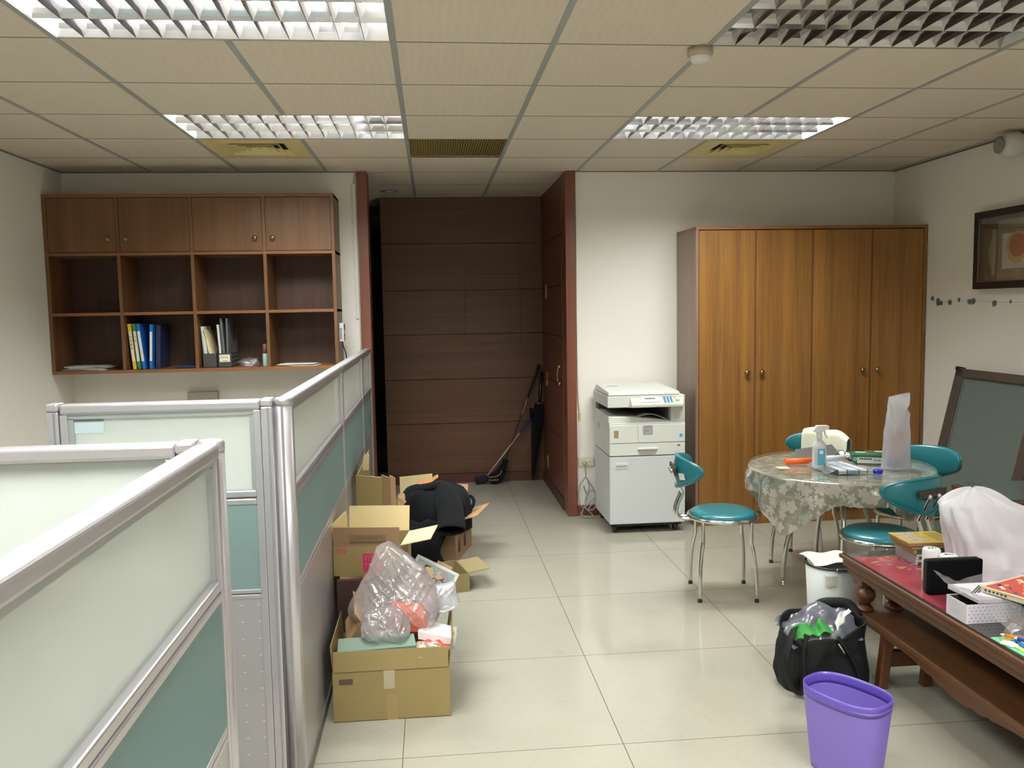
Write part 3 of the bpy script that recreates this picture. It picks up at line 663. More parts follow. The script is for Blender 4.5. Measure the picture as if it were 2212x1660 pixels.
# upper body: output tray gap, right column, rear
MB().hexa([(px0-.004, py0+.012, .782), (px0+.50, py0+.012, .782), (px0+.50, py1-.06, .782), (px0-.004, py1-.06, .782), (px0-.004, py0+.012, .826), (px0+.16, py0+.012, .822), (px0+.16, py1-.06, .830), (px0-.004, py1-.06, .835)]).build('tray_shoulder', WHITEP, t, bevel=.004)
mb = MB()
mb.grid(lambda u, v: (px0+.14+.30*u, py0+.03+.42*v, .782+.052*math.sin(math.pi*min(1, u*1.02))**1.0*(1-.15*v)), 16, 4)
mb.build('output_tray', M('tray_grey', (.44, .44, .42), .5), t, solid=.004)
MB().box(px0+.435, px1, py0+.004, py1, .784, .888).build('right_column', WHITEP, t, bevel=.004)
MB().box(px0+.01, px0+.44, py1-.10, py1, .782, .89).build('rear_wall', DARKG, t)
MB().box(px0+.432, px0+.437, py0+.05, py1-.1, .80, .888).build('slot_wall', GREYP, t)
MB().box(px0-.010, px1, py0+.004, py1, .888, .968).build('scanner', WHITEP, t, bevel=.005)
MB().box(px0+.0, px0+.44, py0+.03, py1-.05, .883, .8885).build('scanner_underside', BLACK, t)
l = MB().hexa([(px0-.006, py0+.004, .974), (px1-.035, py0+.004, .974), (px1-.035, py1-.02, .974), (px0-.006, py1-.02, .974), (px0, py0+.012, .994), (px1-.04, py0+.012, .994), (px1-.06, py1-.03, 1.014), (px0+.01, py1-.03, 1.014)]).build('lid', WHITEP, t, bevel=.004)
MB().box(px0-.002, px1-.04, py0+.006, py1-.02, .968, .974).build('lid_gasket', GREYP, t)
MB().prism([(px0+.05, py1-.20), (px0+.13, py1-.20), (px0+.16, py1-.11), (px0+.40, py1-.15), (px0+.44, py1-.12), (px0+.44, py1-.10), (px0+.40, py1-.13), (px0+.16, py1-.09), (px0+.05, py1-.185)], 'xy', 1.002, 1.0085).build('lid_slot', GREYP, l)
cp = MB()
cp.hexa([(px0+.145, py0-.055, .892), (px1-.03, py0-.055, .892), (px1-.01, py0+.01, .886), (px0+.13, py0+.01, .886), (px0+.145, py0-.055, .912), (px1-.028, py0-.055, .912), (px1-.004, py0+.02, .966), (px0+.150, py0+.02, .966)])
cpo = cp.build('control_panel', M('panel_beige', (.58, .57, .50), .45), t, bevel=.004)
def onpanel(u0, u1, v0, v1, mat, name):   # u along x, v 0..1 up the slope
    def q(u, v, o): return (px0+u, py0-.055+.07*v, .9135+.052*v+o)
    MB().hexa([q(u0, v0, 0), q(u1, v0, 0), q(u1, v1, 0), q(u0, v1, 0), q(u0, v0, .0025), q(u1, v0, .0025), q(u1, v1, .0025), q(u0, v1, .0025)]).build(name, mat, cpo)
onpanel(.22, .35, .25, .85, M('panel_pale', (.62, .66, .62), .4), 'display_frame')
onpanel(.245, .32, .55, .72, M('lcd', (.22, .24, .22), .3), 'display')
KB = M('key_blue', (.10, .25, .45), .4)
for a in range(3):
    for b in range(4): onpanel(.378+.023*a, .393+.023*a, .16+.19*b, .28+.19*b, KB, 'key')
onpanel(.46, .485, .3, .5, M('key_green', (.10, .45, .32), .4), 'start_key')
onpanel(.45, .465, .68, .82, M('key_red', (.7, .35, .28), .4), 'stop_key')
MB().box(px0-.0015, px0+.001, py0+.36, py0+.40, .70, .74).build('side_label', GREYP, t)
# outlet + power cord
t = thing('wall_outlet', 'ivory double wall socket between the jamb and the photocopier', 'socket', (1.147, YF, .375))
MB().box(1.086, 1.206, YF-.012, YF-.001, .378, .450).build('plate', OUTL, t, bevel=.005)
for xx in (1.127, 1.165):
    MB().box(xx-.008, xx+.022, YF-.0135, YF-.011, .395, .433).build('insert', M('insert_ivory', (.78, .76, .62), .4), t)
    MB().box(xx+.002, xx+.005, YF-.0142, YF-.013, .407, .419).box(xx+.010, xx+.013, YF-.0142, YF-.013, .407, .419).build('slots', BLACK, t)
t = thing('power_cord', 'grey power cord plugged into the wall socket and coiled down to the floor', 'cord', (1.13, YF-.05, 0))
CG = M('cord_grey', (.27, .28, .26), .5)
MB().lathe([(.012, 0), (.018, -.012), (.018, -.03), (.010, -.038)], (1.127, YF-.013, .414), 16, 'y').build('plug', M('plug_grey', (.42, .43, .43), .45), t)
Yc = YF-.05
pts = [(1.127, YF-.045, .41), (1.131, Yc, .37), (1.134, Yc, .31), (1.115, Yc, .28), (1.088, Yc-.01, .24), (1.075, Yc-.01, .17), (1.085, Yc-.02, .10), (1.12, Yc-.02, .075), (1.18, Yc-.01, .13), (1.205, Yc, .16), (1.19, Yc, .20), (1.155, Yc, .19), (1.135, Yc+.01, .14), (1.125, Yc+.01, .08), (1.10, Yc-.03, .045), (1.09, Yc-.05, .03), (1.12, Yc-.06, .012), (1.17, Yc-.06, .008), (1.18, Yc-.05, .015), (1.15, Yc-.04, .05), (1.12, Yc-.03, .085), (1.14, Yc, .15), (1.16, Yc, .22), (1.152, Yc, .27), (1.14, Yc, .30), (1.175, Yc, .24), (1.21, Yc, .17), (1.20, Yc-.01, .13), (1.17, Yc-.02, .09), (1.15, Yc-.02, .06), (1.19, Yc-.02, .06), (1.225, Yc, .12), (1.24, Yc, .18), (1.25, Yc+.02, .2)]
MB().tube(catmull(pts, 6), .0048, 8).build('cable', CG, t)
MB().tube(catmull([(1.12, Yc+.012, .235), (1.13, Yc+.01, .20), (1.14, Yc+.008, .17)]), .006, 8).build('strap_end', CG, t)
# ------------------------------------------------------------------ umbrella and golf clubs in the passage
t = thing('umbrella', 'long black folded umbrella leaning in the corner of the wood passage', 'umbrella', (.90, 7.60, 0))
a, b = Vector((.885, 7.60, .012)), Vector((.965, 7.66, .72)); d = (b-a)
prof = [(0, .004), (.04, .008), (.10, .018), (.35, .030), (.55, .045), (.72, .052), (.9, .050), (1.0, .040)]
MB().tube([a+d*q for q, r in prof], [r for q, r in prof], 14).build('canopy', BLACKC, t)
MB().box(.872, .895, 7.60, 7.64, .60, .68).build('strap', BLACKC, t)
MB().tube([b, b+d*.12, b+d*.40], [.012, .014, .017], 12).build('handle', M('handle_black', (.008, .008, .009), .3), t)
MB().lathe([(.040, -.004), (.042, 0), (.040, .004)], tuple(b+d*.0), 18).build('collar_ring', CHROME, t)
t = thing('golf_club', 'golf club with a black grip and a black head cover leaning on the passage wall', 'golf club', (.55, 7.62, 0))
a, b = Vector((.60, 7.60, .10)), Vector((.972, 7.66, 1.07)); d = b-a
MB().tube([a, a+d*.55], [.006, .006], 8).build('lower_shaft', BLACK, t)
MB().tube([a+d*.54, a+d*.72], [.0065, .0065], 8).build('shaft_band', CHROME, t)
MB().tube([a+d*.70, a+d], [.009, .014], 10).build('grip', BLACK, t)
hc = catmull([(.49, 7.57, .045), (.52, 7.57, .05), (.56, 7.575, .065), (.60, 7.585, .12), (.635, 7.60, .19), (.645, 7.60, .215)], 4)
n_ = len(hc); MB().tube(hc, [.028+.026*math.sin(math.pi*min(1, k/(n_-1)*1.3+.05))*(1 if k < n_*.7 else .55) for k in range(n_)], 14).build('head_cover', BLACKC, t)
MB().tube(catmull([(.48, 7.523, .075), (.54, 7.517, .078), (.585, 7.527, .10), (.60, 7.537, .13)]), .0025, 6).build('piping', M('gold_thread', (.45, .36, .18), .5), t)
text('OLUODA', .020, (.525, 7.513, .048), ROTF, M('gold_thread', (.45, .36, .18), .5), t)
t = thing('golf_putter', 'golf putter with a blue grip and a steel shaft lying across the other club', 'golf club', (.42, 7.58, 0))
a, b = Vector((.455, 7.57, .06)), Vector((.86, 7.64, .55)); d = b-a
MB().tube([a, a+d*.82], .0045, 8).build('shaft', M('shaft_pale', (.80, .78, .74), .3, .4), t)
MB().tube([a+d*.80, a+d*1.08], [.010, .014], 10).build('grip', M('grip_blue', (.012, .035, .13), .5), t)
MB().tube(catmull([(.36, 7.56, .04), (.40, 7.56, .045), (.44, 7.565, .05), (.475, 7.57, .065)], 4), [.022, .030, .034, .034, .032, .030, .030, .034, .036, .036, .030, .024, .018][:13], 12).build('head_cover', M('knit_navy', (.006, .008, .02), .95), t)
MB().lathe([(.002, -.012), (.010, -.008), (.012, 0), (.010, .008), (.002, .012)], (.345, 7.55, .012), 12).build('ball_tip', CHROME, t)
# ------------------------------------------------------------------ right wall: picture, leaf garland
pf = thing('framed_scroll', 'deep black shadow-box frame holding a mounted scroll on the right wall', 'picture', (XR-.03, 4.85, 1.655))
fy0, fy1, fz0, fz1 = 4.46, 5.235, 1.657, 2.147
def ringyz(y0, y1, z0, z1, w_, x0, x1):
    return MB().box(x0, x1, y0, y1, z0, z0+w_).box(x0, x1, y0, y1, z1-w_, z1).box(x0, x1, y0, y0+w_, z0+w_, z1-w_).box(x0, x1, y1-w_, y1, z0+w_, z1-w_)
ringyz(fy0, fy1, fz0, fz1, .045, XR-.055, XR-.001).build('frame', M('frame_black', (.010, .008, .007), .4), pf, bevel=.003)
ringyz(fy0+.045, fy1-.045, fz0+.045, fz1-.045, .004, XR-.052, XR-.046).build('gold_fillet', M('fillet', (.18, .13, .08), .4), pf)
MB().box(XR-.012, XR-.004, fy0+.03, fy1-.03, fz0+.03, fz1-.03).build('mat_board', M('mat_dark', (.018, .020, .018), .6), pf)
MB().box(XR-.022, XR-.012, 4.50, 5.045, fz0+.05, fz1-.07).build('scroll_mount', M('mount_olive', (.20, .19, .13), .7), pf)
MB().tube([(XR-.028, 5.065, fz0+.085), (XR-.028, 5.065, fz1-.12)], .014, 12).build('scroll_roller', M('roller', (.30, .28, .20), .5), pf)
MB().grid(lambda u, v: (XR-.020, 5.085+.05*math.sin(math.pi*v)*u, fz0+.09+(fz1-fz0-.22)*v), 3, 12).build('scroll_fan', M('fan_olive', (.22, .20, .14), .7), pf, solid=.002)
pic = MB().box(XR-.026, XR-.022, 4.60, 4.995, fz0+.12, fz1-.155).build('picture_sheet', M('sheet', (.62, .62, .60), .6), pf)
mb = MB(); N_ = 26
mb.add([(XR-.0275, 4.86+(.10+.018*noise.noise(Vector((k*.9, 0, 3))))*math.cos(2*math.pi*k/N_), 1.905+(.098+.02*noise.noise(Vector((k*.9, 0, 7))))*math.sin(2*math.pi*k/N_)) for k in range(N_)], [tuple(range(N_))]); mb.build('painted_halo', M('paint_gold', (.55, .36, .10), .6), pic)
mb = MB(); mb.add([(XR-.0285, 4.855+.075*math.cos(2*math.pi*k/N_), 1.915+.07*math.sin(2*math.pi*k/N_)) for k in range(N_)], [tuple(range(N_))]); mb.build('painted_blossom', M('paint_red', (.36, .09, .035), .6), pic)
mb = MB()
for k in range(9): zz = 1.99-.018*k; mb.box(XR-.0275, XR-.0262, 4.968+.005*(k % 2), 4.98, zz, zz+.009)
mb.build('brush_marks', GREYP, pic)
MB().box(XR-.047, XR-.045, fy0+.04, fy1-.04, fz0+.04, fz1-.04).build('glass_pane', GLASSC, pf)
lg = thing('leaf_garland', 'row of small grey leaf decals stuck along the right wall under the picture', 'wall decal', (XR-.002, 5.3, 1.56))
rnd = random.Random(4)
LM = M('leaf_grey', (.13, .145, .14), .7)
for (yy, zz, s) in ((5.755, 1.605, .024), (5.69, 1.585, .034), (5.655, 1.572, .022), (5.55, 1.578, .026), (5.45, 1.592, .017), (5.335, 1.578, .026), (5.295, 1.580, .026), (5.085, 1.567, .026), (4.935, 1.572, .014)):
    k = rnd.randint(5, 7); ph = rnd.uniform(0, 6)
    MB().prism([(yy+s*rnd.uniform(.65, 1.1)*math.cos(ph+2*math.pi*j/k), zz+s*rnd.uniform(.6, 1.1)*math.sin(ph+2*math.pi*j/k)) for j in range(k)], 'yz', XR-.004, XR-.0005).build('leaf', LM, lg)
MB().tube(catmull([(XR-.002, 5.78, 1.60), (XR-.002, 5.6, 1.58), (XR-.002, 5.45, 1.585), (XR-.002, 5.3, 1.58), (XR-.002, 5.1, 1.575), (XR-.002, 4.9, 1.57), (XR-.002, 4.8, 1.57)]), .0008, 5).build('stem', M('stem_pale', (.45, .42, .36), .7), lg)
# ------------------------------------------------------------------ chairs
CAPB = M('foot_black', (.015, .015, .015), .5)
def make_chair(label):
    t = thing('dining_chair', label, 'chair', (0, 0, 0), 'teal round-seated chrome chairs', rz=0)
    MB().lathe([(.02, .437), (.168, .437), (.176, .446), (.175, .456), (.160, .466), (.12, .472), (.05, .475), (.004, .4755)], (0, 0, 0), 40).build('seat', TEAL, t)
    rg = MB(); rg.tube([(.183*math.cos(2*math.pi*k/40), .183*math.sin(2*math.pi*k/40), .436) for k in range(40)], .0115, 10, closed=True)
    rg.build('seat_ring', CHROME, t)
    MB().lathe([(.165, .424), (.170, .436), (.02, .437), (.02, .424)], (0, 0, 0), 32).build('seat_base', DARKG, t)
    for sx, sy in ((1, 1), (1, -1), (-1, 1), (-1, -1)):
        p = [(sx*.128, sy*.118, .432), (sx*.128, sy*.120, .34), (sx*.130, sy*.122, .30), (sx*.140, sy*.136, .24), (sx*.148, sy*.150, .14), (sx*.150, sy*.156, .012)]
        lg_ = MB().tube(catmull(p, 4), .0105, 10).build('leg', CHROME, t)
        MB().lathe([(.012, 0), (.012, .014)], (sx*.150, sy*.156, 0), 12).build('foot_cap', CAPB, lg_)
    for sy in (-1, 1):
        p = [(-.150, sy*.030, .425), (-.21, sy*.030, .424), (-.245, sy*.030, .435), (-.256, sy*.030, .46), (-.250, sy*.030, .50), (-.228, sy*.030, .555), (-.226, sy*.030, .575), (-.250, sy*.031, .62), (-.286, sy*.033, .70)]
        MB().tube(catmull(p, 4), .0095, 10).build('back_tube', CHROME, t)
    MB().box(-.277, -.266, -.095, .095, .684, .720).build('bracket', M('bracket_brown', (.035, .018, .012), .4), t, bevel=.002)
    def fn(u, v):
        q = math.sin(math.pi/2*(2*u-1)*.998); e = math.sqrt(max(0, 1-abs(q)**10))
        top = .775-.030*q*q; bot = .588+.082*abs(q)**1.3; mid = (top+bot)/2; hh = (top-bot)/2*e
        a = 2*math.pi*v; th = .022*(.45+.55*e)
        y = q*.215*(1-.10*abs(q)**3); x = -.243 + .105*q*q - (mid-.68)*.25
        ca, sa = math.cos(a), math.sin(a)
        return (x + th*ca*(abs(ca)**-.3 if abs(ca) > .05 else 1), y, mid + hh*sa)
    MB().grid(fn, 40, 18, cv=True).build('backrest', TEAL, t)
    pip = MB()
    pts = []
    for k in range(60):
        v = k/60; q = math.cos(2*math.pi*v)*.985; e = math.sqrt(max(0, 1-abs(q)**10)); top = .775-.030*q*q; bot = .588+.082*abs(q)**1.3; mid = (top+bot)/2; hh = (top-bot)/2*e*.93
        x = -.243+.105*q*q-(mid-.68)*.25 - .012; pts.append((x, q*.215*(1-.10*abs(q)**3), mid+hh*(1 if v < .5 else -1)))
    pip.tube(pts, .004, 6, closed=True).build('piping', TEAL, t)
    return t
ch0 = make_chair('teal chair with chrome legs standing alone left of the round table, label on its backrest')
ch0.location = (1.565, 4.44, 0); ch0.rotation_euler = (0, 0, R(-8))
def more(loc, rz, label):
    c = copy_tree(ch0); c.location = loc; c.rotation_euler = (0, 0, rz); c['label'] = label; return c
more((2.175, 3.90, 0), R(113), 'teal chair in front of the round table, its back turned to the viewer')
more((2.60, 4.36, 0), R(213), 'teal chair tucked under the right side of the round table')
more((2.26, 4.92, 0), R(224), 'teal chair behind the round table with a cream towel over its back')
# the label stuck on the first chair's backrest (only there)
s_ = MB().hexa([(-.232, -.140, .66), (-.250, -.104, .655), (-.243, -.102, .655), (-.226, -.138, .66), (-.240, -.142, .695), (-.258, -.104, .69), (-.251, -.102, .69), (-.234, -.140, .695)])
WORLD[ch0.name] = Vector((0, 0, 0)); s_.build('label_sticker', M('chair_label', (.72, .70, .62), .6), ch0)
# ------------------------------------------------------------------ round table, cloth, glass
TC = Vector((2.21, 4.405, 0)); TR = .478; TZ = .69
t = thing('round_table', 'round dining table with curved chrome legs under a lace cloth', 'table', TC)
MB().lathe([(.10, .655), (TR-.012, .655), (TR-.006, .660), (TR-.006, TZ-.008), (TR-.012, TZ-.006)], tuple(TC), 48).build('tabletop', M('top_beige', (.42, .36, .28), .5), t)
MB().lathe([(.09, .60), (.10, .655)], tuple(TC), 24).build('hub', CHROME, t)
for k, a in enumerate((163, 250, 22, 88)):
    c_, s1 = math.cos(R(a)), math.sin(R(a))
    p = [TC+Vector((c_*r, s1*r, z)) for r, z in ((.07, .64), (.10, .60), (.16, .52), (.225, .40), (.265, .28), (.285, .16), (.290, .04))]
    lg_ = MB().tube(catmull(p, 5), [.016-.005*i/30 for i in range(31)], 12).build('leg', CHROME, t)
    MB().lathe([(.005, 0), (.014, .004), (.014, .014), (.007, .022), (.007, .045)], tuple(TC+Vector((c_*.29, s1*.29, 0))), 14).build('glide', CHROME, lg_)
def cloth(u, v):
    a = 2*math.pi*u; ca, sa = math.cos(a-R(-4)), math.sin(a-R(-4))
    q_ = (abs(math.cos(a-R(257)))**14+abs(math.sin(a-R(257)))**14)**(1/14)
    reach = .590/q_ + .010*math.sin(a*13) - .008*abs(math.sin(a*31))
    # rotate so that corners point front-left / front-right
    L = reach-TR
    if v < .35: r = TR*v/.35; return (TC.x+r*math.cos(a), TC.y+r*math.sin(a), TZ+.0005)
    w_ = (v-.35)/.65; d = w_*L
    corner = max(0, (L-.15)/.2)
    wave = .020*math.sin(a*11+1.2)+.014*math.sin(a*19+.4)
    r = TR+.004 + min(1, w_*2.2)*(.010+wave*min(1, w_*1.2)) + .02*corner*w_
    return (TC.x+r*math.cos(a), TC.y+r*math.sin(a), TZ-.002-d*.985)
mb = MB(); mb.grid(cloth, 160, 44, cu=True)
def clothuv(v):
    x, y = v.x-TC.x, v.y-TC.y; r = math.hypot(x, y) or 1e-6; rr = r + max(0, TZ-v.z); return (x/r*rr, y/r*rr) if r < TR-.01 else (math.atan2(y, x)*TR*1.15, rr)
mb.uv = clothuv
tag(mb.build('tablecloth', LACE), 'floral lace tablecloth hanging in points from the round table', 'tablecloth')
tag(MB().lathe([(TR+.001, TZ+.003), (TR+.004, TZ+.005), (TR+.004, TZ+.008), (TR+.001, TZ+.010)], tuple(TC), 64).build('glass_tabletop', GLASSC), 'clear round glass disc lying on the lace tablecloth', 'glass top')
ZG = TZ+.0105
# ---- things on the round table
t = thing('spray_bottle', 'translucent white spray bottle with a blue label on the round table', 'spray bottle', (2.06, 4.36, ZG))
bx_, by_ = 2.058, 4.33
MB().lathe([(.030, ZG), (.0355, ZG+.006), (.0365, ZG+.02), (.0365, ZG+.105), (.034, ZG+.125), (.024, ZG+.142), (.013, ZG+.152), (.012, ZG+.165)], (bx_, by_, 0), 32).build('bottle', M('bottle_white', (.74, .76, .80), .35, trans=.15), t)
MB().grid(lambda u, v: (bx_+.0372*math.sin(R(-38+68*u)), by_-.0372*math.cos(R(-38+68*u)), ZG+.022+.088*v), 10, 1).build('blue_label', M('label_blue', (.10, .42, .55), .5), t)
MB().grid(lambda u, v: (bx_+.0371*math.sin(R(-98+60*u)), by_-.0371*math.cos(R(-98+60*u)), ZG+.025+.085*v), 10, 1).build('white_label', M('label_white', (.70, .72, .74), .5), t)
lo = MB().lathe([(.011, -.0385), (.011, -.0375)], (bx_-.006, by_, ZG+.092), 20, 'y').build('label_disc', WHITE, t)
mb = MB()
for k in range(9): a = R(-56+2*(k % 3)); mb.box(bx_-.0340+.001*(k % 2), bx_-.0275, by_-.026, by_-.018, ZG+.032+.0085*k, ZG+.0345+.0085*k)
mb.build('label_print', M('print_grey', (.45, .47, .50), .6), t)
MB().lathe([(.015, ZG+.160), (.016, ZG+.185), (.013, ZG+.20)], (bx_, by_, 0), 20).build('neck_collar', WHITEG, t)
MB().prism([(bx_-.040, ZG+.203), (bx_-.018, ZG+.192), (bx_+.012, ZG+.196), (bx_+.022, ZG+.206), (bx_+.044, ZG+.208), (bx_+.050, ZG+.212), (bx_+.050, ZG+.228), (bx_+.040, ZG+.231), (bx_-.016, ZG+.232), (bx_-.024, ZG+.226)], 'xz', by_-.011, by_+.011).build('trigger_head', WHITEG, t, bevel=.003)
MB().prism([(bx_+.020, ZG+.206), (bx_+.030, ZG+.206), (bx_+.034, ZG+.185), (bx_+.044, ZG+.165), (bx_+.040, ZG+.162), (bx_+.028, ZG+.18)], 'xz', by_-.006, by_+.006).build('trigger', WHITEG, t, bevel=.0015)
tag(MB().tube([(1.92, 4.452, ZG+.017), (2.10, 4.462, ZG+.017)], .0165, 20).build('orange_tube', M('orange_plastic', (.85, .13, .02), .4)), 'orange plastic tube lying behind the spray bottle', 'tube')
t = thing('white_roll', 'white paper roll with an orange end behind the spray bottle', 'roll', (2.20, 4.49, ZG))
MB().tube([(2.10+.012, 4.50, ZG+.017), (2.285, 4.505, ZG+.017)], .0165, 18).build('roll', M('roll_white', (.74, .76, .84), .5), t)
MB().tube([(2.286, 4.505, ZG+.016), (2.293, 4.505, ZG+.016)], .016, 18).build('end_cap', M('orange_plastic', (.85, .13, .02), .4), t)
t = thing('marker_pen', 'black capped marker pen lying beside the green box', 'pen', (2.30, 4.50, ZG))
MB().tube([(2.296, 4.47, ZG+.010), (2.345, 4.475, ZG+.010)], .009, 12).build('barrel', BLACK, t)
t = thing('green_carton', 'flat green and white printed carton on the round table', 'box', (2.40, 4.44, ZG))
gx, gy = 2.395, 4.45; ga = R(8)
t2 = t; t.rotation_euler = (0, 0, R(-20)); t.location = (gx, gy, ZG); WORLD[t.name] = Vector((0, 0, 0))
GB = M('box_green', (.015, .13, .065), .5); GW = M('box_white', (.66, .67, .64), .5)
MB().box(-.085, .085, -.06, .06, 0, .048).build('carton', GB, t, bevel=.001)
MB().box(-.062, .080, -.0612, -.0602, .003, .036).build('front_panel', GW, t)
MB().box(.0852, .0860, -.045, .03, .014, .036).build('side_lettering', GW, t)
mb = MB()
for k in range(6): mb.box(-.050+.011*k, -.042+.011*k, -.0618, -.0612, .023, .031)
for k in range(4): mb.box(.024+.012*k, .029+.012*k, -.0618, -.0612, .016, .024)
mb.build('print_marks', BLACK, t)
MB().lathe([(.009, -.0616), (.009, -.0606)], (-.073, 0, .026), 16, 'y').build('print_ring', GW, t); MB().lathe([(.004, -.062), (.004, -.0612)], (-.073, 0, .026), 12, 'y').build('print_dot', BLACK, t)
MB().box(-.06, .03, .02, .05, .048, .0486).build('top_print', M('box_pale', (.55, .66, .56), .5), t)
t = thing('notebook', 'small dark green booklet with a cream strip lying on the green carton', 'booklet', (2.43, 4.44, ZG+.0495)); WORLD[t.name] = Vector((0, 0, 0)); t.rotation_euler = (0, 0, R(-20))
MB().box(-.045, .055, -.045, .04, 0, .008).build('pages', M('pages_tan', (.45, .42, .30), .6), t); MB().box(-.046, .056, -.046, .041, .008, .0095).build('cover', M('cover_olive', (.07, .08, .045), .5), t)
MB().box(.0, .052, -.01, .012, .0095, .0102).build('cream_strip', M('strip_cream', (.80, .78, .60), .5), t)
t = thing('eyeglasses', 'black wire eyeglasses standing on papers behind the white roll', 'glasses', (2.32, 4.58, ZG))
for dx in (0, .045): MB().tube(catmull([(2.275+dx, 4.56, ZG+.030), (2.28+dx, 4.56, ZG+.043), (2.297+dx, 4.56, ZG+.050), (2.312+dx, 4.56, ZG+.044), (2.318+dx, 4.56, ZG+.026), (2.30+dx, 4.56, ZG+.016), (2.282+dx, 4.56, ZG+.018)]), .0018, 6).build('rim', BLACK, t)
MB().tube([(2.275, 4.56, ZG+.03), (2.272, 4.60, ZG+.012), (2.27, 4.66, ZG+.003)], .0018, 6).build('temple', BLACK, t)
t = thing('clip_folder', 'grey folder lying open with white sheets at the back of the round table', 'folder', (2.22, 4.66, ZG)); WORLD[t.name] = Vector((0, 0, 0)); t.rotation_euler = (0, 0, R(8))
MB().sheet((-.19, -.07, .004), (.10, -.06, .004), (.15, .11, .045), (-.10, .10, .03), .003).build('cover', M('folder_slate', (.10, .095, .09), .5), t)
MB().sheet((-.02, -.10, .004), (.16, -.09, .004), (.20, .06, .012), (.02, .06, .012), .003).build('sheets', M('sheet_white', (.70, .72, .76), .5), t)
t = thing('striped_towel', 'folded white and pale blue striped cloth in clear wrapping on the round table', 'cloth', (2.13, 4.26, ZG)); WORLD[t.name] = Vector((0, 0, 0)); t.rotation_euler = (0, 0, R(-3))
ST = [(0, .048, WHITE), (.048, .112, M('stripe_blue', (.50, .60, .72), .6)), (.112, .155, WHITE)]
for a, b, m_ in ST: MB().hexa([(a-.075+.03, -.105, 0), (b-.075+.03, -.105, 0), (b-.075, .14, 0), (a-.075, .14, 0), (a-.075+.03, -.105, .020), (b-.075+.03, -.105, .020), (b-.075, .14, .020), (a-.075, .14, .020)]).build('fold', m_, t, bevel=.003)
for a in (0, .048, .112, .155): MB().hexa([(a-.077+.03, -.107, 0), (a-.074+.03, -.107, 0), (a-.074, .14, 0), (a-.077, .14, 0), (a-.077+.03, -.107, .0212), (a-.074+.03, -.107, .0212), (a-.074, .14, .0212), (a-.077, .14, .0212)]).build('black_stripe', DARKG, t)
MB().box(-.045, .11, -.1085, -.107, .007, .010).build('band', DARKG, t)
MB().grid(lambda u, v: wob((-.11+.25*u, -.12+.27*v, .024+.010*math.sin(9*u)*math.sin(7*v)-.018*abs(2*u-1)**4), .012, 22, 3), 22, 16).build('wrapping', PLASTC, t)
t = thing('blue_disc', 'blue round bottle cap lying on the round table', 'bottle cap', (2.285, 4.14, ZG))
MB().lathe([(.0235, ZG), (.024, ZG+.003), (.024, ZG+.015), (.022, ZG+.018), (.015, ZG+.0185)], (2.285, 4.14, 0), 28).build('cap', M('cap_blue', (.015, .02, .45), .3), t)
MB().lathe([(.0265, ZG+.012), (.0265, ZG+.0165)], (2.285, 4.14, 0), 28, cap=False).build('rim', M('cap_blue', (.015, .02, .45), .3), t)
tag(MB().box(1.845, 1.905, 4.34, 4.40, ZG, ZG+.0015).build('sticky_pad', M('note_yellow', (.76, .74, .42), .6)), 'pale yellow note lying at the left edge of the round table', 'note')
tag(MB().tube(catmull([(2.065, 4.275, ZG+.004), (2.075, 4.268, ZG+.006), (2.085, 4.255, ZG+.004), (2.095, 4.24, ZG+.003)]), [.002]*19, 6).build('paper_clip', M('clip_brown', (.10, .07, .05), .5)), 'tiny dark clip lying in front of the spray bottle', 'clip')
def tall_bag(u, v):
    a = 2*math.pi*u; z = v*.393; n_ = 3.2; ca, sa = math.cos(a), math.sin(a); k = (abs(ca)**n_+abs(sa)**n_)**(-1/n_)
    w_ = .076-.018*v; d_ = .046 if v < .45 else max(.014, .046-.075*(v-.45))
    cx_ = 2.449+.006*v
    w_ -= .012*math.exp(-((v-.80)/.035)**2)*(1 if ca > 0 else .2)
    p = Vector((cx_+w_*ca*k, 4.255+d_*sa*k, ZG+z+(.012*ca*max(0, v-.8)/.2)))
    n1 = noise.noise_vector(p*14)*.005 - Vector((ca, sa, 0))*(.009*abs(noise.noise(Vector((p.x*30, p.y*30, p.z*9))))); n1.z *= .3
    return p + n1*min(1, v*8)
tag(MB().grid(tall_bag, 48, 40, cu=True).build('plastic_bag', PLASTW), 'tall white translucent plastic bag standing on the round table', 'bag')
tag(MB().box(2.415, 2.485, 4.235, 4.275, ZG+.055, ZG+.205).build('pink_packet', M('packet_pink', (.62, .36, .36), .5), bevel=.012), 'pink packet inside the tall plastic bag on the round table', 'packet')
tag(MB().box(2.408, 2.488, 4.232, 4.280, ZG+.004, ZG+.052).build('blue_packet', M('packet_blue', (.06, .08, .25), .5), bevel=.010), 'dark blue packet at the bottom of the tall plastic bag', 'packet')
# towel over the far chair
TW = M('towel_cream', (.78, .76, .60), .9, bump=.2, bscale=300)
def towel(u, v):
    # in far chair frame: over the top of backrest
    q = -.52+1.46*u; e = math.sqrt(max(0, 1-min(1, abs(q))**10)); top = .775-.030*q*q; x0_ = -.243+.105*q*q-(.68+.06-.68)*.25
    s_ = (v-.5)*2
    drop = abs(s_)**1.5*(.135+.03*math.sin(5*u)); xx = x0_ + .026*math.copysign(min(1, abs(s_)*3)*1.25, s_)
    return (xx + .012*s_, q*.215*(1-.05*abs(q)**3), top+.020-drop*e-.01*(1-e) + .006*math.sin(u*11))
o = MB().grid(towel, 30, 24).build('towel', TW, solid=.006)
tw = Matrix.Translation((2.26, 4.92, 0)) @ Matrix.Rotation(R(224), 4, 'Z')
o.matrix_world = tw @ Matrix.Translation(WORLD[o.name]); tag(o, 'cream towel draped over the backrest of the chair behind the round table', 'towel')
